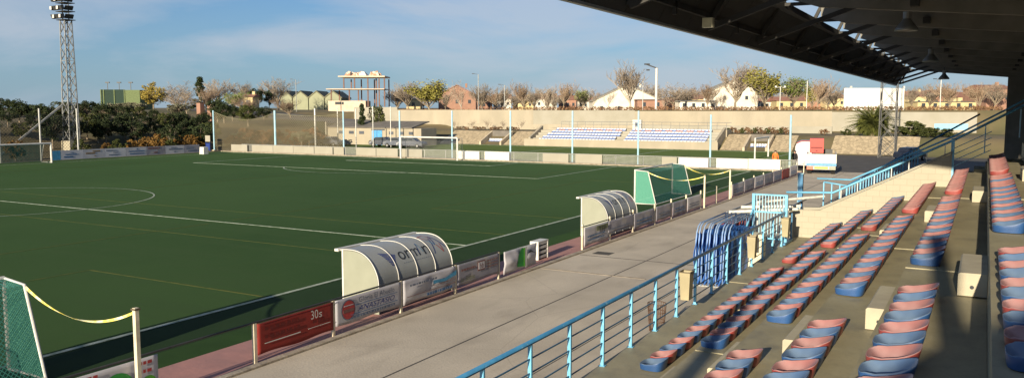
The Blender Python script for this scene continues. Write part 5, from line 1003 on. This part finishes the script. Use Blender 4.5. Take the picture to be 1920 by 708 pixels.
# ================================================================== HOUSES AND STRUCTURES BEYOND
def house(pxa, pxb, yb_, yt, wd, wall, roof, label, depth=8, ridge=.45, wins=3, gable=False, name='house'):
    a, b = Pw(pxa, yb_, wd), Pw(pxb, yb_, wd); mid = (a + b) / 2; W_ = (b - a).length; zt = Pw((pxa + pxb) / 2, yt, wd).z; z0 = ground_z(mid.x, mid.y) - .3; H_ = zt - z0
    h = local(name, (mid.x, mid.y, z0), label, 'house', 'houses beyond the boundary wall', YAW); eh = H_ * (1 - ridge * .6)
    w2 = W_ / 2
    if gable: MB().prism([(-w2, 0, 0), (w2, 0, 0), (w2, 0, eh), (0, 0, H_ - .12), (-w2, 0, eh)], (0, depth, 0)).build('wall', wall, h); rfm = MB(); [rfm.prism([(0, -.3, H_ + .02), (s_ * (w2 + .35), -.3, eh - .12), (s_ * (w2 + .35), -.3, eh + .05), (0, -.3, H_ + .2)], (0, depth + .6, 0)) for s_ in (-1, 1)]; rfm.build('roof', roof, h)
    else: MB().box((-w2, 0, 0), (w2, depth, eh)).build('wall', wall, h); MB().prism([(-w2 - .3, -.35, eh + .003), (-w2 - .3, depth + .35, eh + .003), (-w2 - .3, depth / 2, H_)], (W_ + .6, 0, 0)).build('roof', roof, h)
    for i in range(wins): x = -w2 + W_ * (i + .5) / wins; wz = eh * .62; f = MB().box((x - .4, -.05, wz - .5), (x + .4, -.003, wz + .5)).build('window', 'pane', h); MB().box((x - .5, -.1, wz - .60), (x + .5, -.052, wz - .52)).build('sill', wall, f)
    MB().box((w2 * .4, depth * .4, H_ - .6), (w2 * .4 + .6, depth * .4 + .6, H_ + .6)).build('chimney', wall, h); return h
house(1112, 1242, 197, 159, 225, 'wallw', 'cream2', 'large pale house with broad cream gable, right of centre', 12, .8, 4, True); house(1338, 1420, 200, 151, 225, 'wallw', 'cream2', 'tall white house with pointed gable behind the dark trunk', 10, .5, 2, True)
house(822, 892, 197, 160, 235, 'brickr', 'tile', 'orange brick house behind the olive budding tree', 9, .6, 3, True); house(762, 788, 198, 181, 230, 'wally', 'cream2', 'small cream house left of the olive budding tree', 6, .3, 1)
house(1274, 1345, 200, 188, 215, 'wallw', 'cream2', 'long low white building left of the tall white house', 6, .2, 4); house(1195, 1246, 200, 186, 205, 'brickr', 'brickr', 'low orange building under the double lamp post', 5, .15, 2)
for i, (a, b, yt, wd, wl, lb) in enumerate(((925, 958, 176, 285, 'wallw', 'white house with red roof left of the slim lamp'), (962, 1000, 180, 290, 'wally', 'yellow house with red roof behind the first reddish tree'), (1004, 1044, 175, 280, 'wallw', 'white house with red roof between the two reddish trees'), (1050, 1080, 178, 290, 'brickr', 'brick house with red roof behind the forked tree'), (1084, 1112, 181, 285, 'wallw', 'white house with red roof left of the big pale house'), (893, 922, 182, 280, 'brickr', 'brick house right of the orange brick house'), (1296, 1340, 177, 260, 'wally', 'red roofed house behind the long white building'), (1252, 1280, 182, 262, 'brickr', 'dark brick house behind the wide bare tree'), (1425, 1452, 184, 240, 'wallw', 'white house behind the large yellow green tree'), (1456, 1512, 181, 235, 'wally', 'yellow house between the two budding trees'), (1498, 1545, 172, 290, 'brickr', 'red roofed brick house behind the billboard tree'), (1548, 1584, 174, 285, 'wally', 'yellow house with red roof left of the billboard'), (1700, 1745, 170, 270, 'wally', 'yellow house with red roof right of the billboard'), (1748, 1792, 168, 275, 'brickr', 'brick house with red roof behind the orange brown tree'), (1796, 1840, 172, 265, 'wally', 'yellow house left of the far right brick block'))): house(a, b, 200, yt, wd, wl, 'tile', lb, 9, .5, 3)
house(1848, 1900, 206, 158, 190, 'brickr', 'tile', 'red brick building at the far right behind the pillar', 10, .3, 2); house(456, 474, 200, 176, 190, 'wally', 'tile', 'small pale house above the net between the blue poles', 5, .3, 1)
house(1720, 1830, 207, 190, 185, 'wally', 'cream2', 'long low yellow building right of the billboard', 6, .1, 5)
for i, px in enumerate((372, 392)): q = Pw(px, 206, 140); tag(MB().box((q.x - .45, q.y, 3.5), (q.x + .45, q.y + .9, Pw(px, 193, 140).z)).build('gate_pillar', 'brickr', origin=(q.x, q.y, 3.5)), f'{["left", "right"][i]} of two short orange brick pillars left of the first blue pole', 'pillar', 'orange brick pillars')
# greenhouse gables
gh = 0
for i, (a, b) in enumerate(((525, 548), (549, 578), (579, 608), (609, 640))):
    p, q = Pw(a, 198, 240), Pw(b, 198, 240); z0 = ground_z(p.x, p.y) - .3; zt = Pw(a, 172, 240).z; ze = Pw(a, 184, 240).z; W_ = (q - p).length
    s_ = local('gabled_shed', ((p.x + q.x) / 2, (p.y + q.y) / 2, z0), f'pale green gabled shed on the skyline, {ORD[i]} from the left', 'shed', 'row of pale green gabled sheds', YAW); w2 = W_ / 2 - .05
    MB().prism([(-w2, 0, 0), (w2, 0, 0), (w2, 0, ze - z0), (0, 0, zt - z0), (-w2, 0, ze - z0)], (0, 14, 0)).build('wall', 'pgreen', s_); MB().prism([(-w2 - .3, -.2, ze - z0 - .1), (0, -.2, zt - z0 + .05), (w2 + .3, -.2, ze - z0 - .1), (w2 + .3, -.2, ze - z0 + .2), (0, -.2, zt - z0 + .35), (-w2 - .3, -.2, ze - z0 + .2)], (0, 14.4, 0)).build('roof', 'grey_leaf', s_)
# padel court
p, q = Pw(190, 190, 210), Pw(234, 190, 210); z0 = ground_z(p.x, p.y) - .3; zt = Pw(200, 168, 210).z; pc = local('court_enclosure', (p.x, p.y, z0), 'green walled sports court on the skyline at the left', 'court', rz=YAW); H_ = zt - z0; W_ = (q - p).length
MB().box((0, 0, 0), (W_, .2, H_)).build('dark_screen', 'padel', pc); MB().box((W_ + .02, 0, 0), (W_ * 1.65, 8, H_ * .98)).build('light_wall', 'padel_l', pc)
for x in (0, W_ * .12, W_ * .57, W_): MB().box((x - .12, -.15, 0), (x + .12, -.02, H_)).build('frame_post', 'padel_l', pc)
for i, x in enumerate((.05, .55, 1.05)): MB().bar((W_ * x, 3, 0), (W_ * x, 3, H_ + 2.0), .12).box((W_ * x - .5, 2.8, H_ + 1.7), (W_ * x + .5, 3.2, H_ + 2.0)).build('court_lamp', 'darkmetal', pc)
# bare concrete frame building
wd = 205; p, q = Pw(640, 198, wd), Pw(722, 198, wd); z0 = ground_z(p.x, p.y) - .2; cf = local('concrete_frame_building', (p.x, p.y, z0), 'unfinished open concrete frame with rubble on its top slab', 'building', rz=YAW); W_ = (q - p).length; Z = lambda y: Pw(660, y, wd).z - z0
u = lambda px: (px - 640) * wd / F_PX
MB().box((-.6, -.5, Z(145)), (W_ + .1, 8.5, Z(142.5))).build('top_slab', 'slab', cf); MB().box((u(613), -.8, Z(168)), (u(722), 7, Z(166.4))).build('middle_slab', 'slab', cf); MB().box((u(616), -.3, 0), (u(686), 7, Z(189))).build('ground_walls', 'slab', cf)
for a, b in ((629, 640), (641, 645)): MB().box((u(a), -.35, Z(196)), (u(b), -.305, Z(191))).build('opening', 'ink_black', cf)
for x, y, t_, bt in [(u(645), .3, 147, 166), (u(665), .3, 147, 166), (u(668), 7.5, 147, 200), (u(690), .3, 147, 200), (u(693), 7.8, 147, 200), (u(703), 2.5, 147, 200), (u(711), .3, 147, 200), (u(721), .3, 147, 200), (u(721), 7.8, 147, 200), (u(648), 7.8, 147, 166), (u(621), .3, 169, 189), (u(629), 5, 169, 189), (u(655), .3, 169, 189), (u(672), .3, 169, 189)]: MB().bar((x, y, Z(bt)), (x, y, Z(t_)), .28).build('column', 'column', cf)
rb = MB(); rd = random.Random(4)
for i in range(60):
    x = u(648) + rd.random() * u(700); x = min(x, W_ - 1.2); y = rd.uniform(0, 7); s_ = rd.uniform(.25, .75); z = Z(142); rb.prism([(x - s_, y, z), (x + s_, y, z), (x + s_ * .5, y, z + s_ * rd.uniform(.6, 1.7)), (x - s_ * .3, y, z + s_ * rd.uniform(.7, 1.8))], (0, s_, 0))
rb.build('rubble', 'rubble', cf)
MB().prism([(u(673), 0, Z(142)), (u(688), 0, Z(142)), (u(684), 0, Z(135)), (u(679), 0, Z(134))], (0, 2, 0)).build('white_block', 'white', cf)
# billboard
p, q = Pw(1582, 208, 140), Pw(1694, 208, 140); zb, zt = Pw(1582, 207, 140).z, Pw(1582, 165.5, 140).z; z0 = ground_z(p.x, p.y); bb = local('billboard', (p.x, p.y, z0), 'large blank white billboard above the boundary wall', 'billboard', rz=YAW); W_ = (q - p).length
MB().box((0, 0, zb - z0), (W_, .25, zt - z0)).build('panel', 'board', bb)
for x in (.8, W_ / 2, W_ - .8): MB().bar((x, .4, 0), (x, .4, zt - z0 - .3), .25).build('leg', 'galv', bb)
for x in (.9, W_ * .97): MB().box((x, -.2, zt - z0 + .01), (x + .3, .1, zt - z0 + .35)).build('spotlight', 'white', bb)
# street lamps
for i, (px, ty, wd, lb) in enumerate(((1230, 128, 190, 'tall white post with dark double arm lamp, tallest of the lamp posts'), (897, 140, 170, 'slim lamp post behind the fifth blue pole'), (946, 160, 170, 'slim lamp post left of the reddish bare tree'), (1205, 150, 160, 'thin lamp post beside the tall pale trunk'), (1462, 163, 168, 'globe lamp post between the two budding trees'), (1512, 152, 168, 'thin lamp post left of the reddish tree by the billboard'), (1762, 150, 140, 'thin lamp post left of the orange brown tree'), (556, 150, 190, 'thin lamp post above the green gabled sheds'))):
    b = Pw(px, 207, wd); z0 = ground_z(b.x, b.y); zt = Pw(px, ty, wd).z; l = local('street_lamp', (b.x, b.y, z0), lb, 'street lamp', 'street lamps beyond the boundary wall', YAW)
    MB().tube([(0, 0, 0), (0, 0, zt - z0)], .28 if i == 0 else .08, 8).build('post', 'white' if i == 0 else 'galv', l)
    if i == 0: MB().bar((.2, 0, zt - z0 - .1), (-2.6, 0, zt - z0 + .9), .25).build('arm', 'darkmetal', l); MB().box((-2.8, -.3, zt - z0 + .7), (-1.6, .3, zt - z0 + 1.0)).box((-2.3, -.2, zt - z0 - .6), (-1.6, .2, zt - z0 - .3)).build('lamp_head', 'darkmetal', l)
    elif i == 4:
        for x in (-.9, .9): MB().bar((0, 0, zt - z0), (x, 0, zt - z0 - .2), .06).lathe((x, 0, zt - z0), [(0, -.25), (.22, -.12), (.25, .05), (.15, .2), (0, .25)], 10).build('globe', 'white', l)
    else: MB().bar((-.05, 0, zt - z0), (-.9, 0, zt - z0 + .15), .06).box((-1.3, -.12, zt - z0 + .1), (-.8, .12, zt - z0 + .22)).build('lamp_head', 'darkmetal', l)
# pale blue panel fence at the right end of the boundary wall
p, q = up(1752, 236, Y=118), up(1815, 240, Y=118); tag(MB().box((p.x, 118, up(1780, 243, Y=118).z), (q.x, 118.1, up(1780, 232, Y=118).z)).build('blue_panel', 'sky_blue', origin=(p.x, 118, 2)), 'pale blue flat panel above the bushes at the right', 'panel')
print('SEATS', NSEAT, 'spots', len(spots))
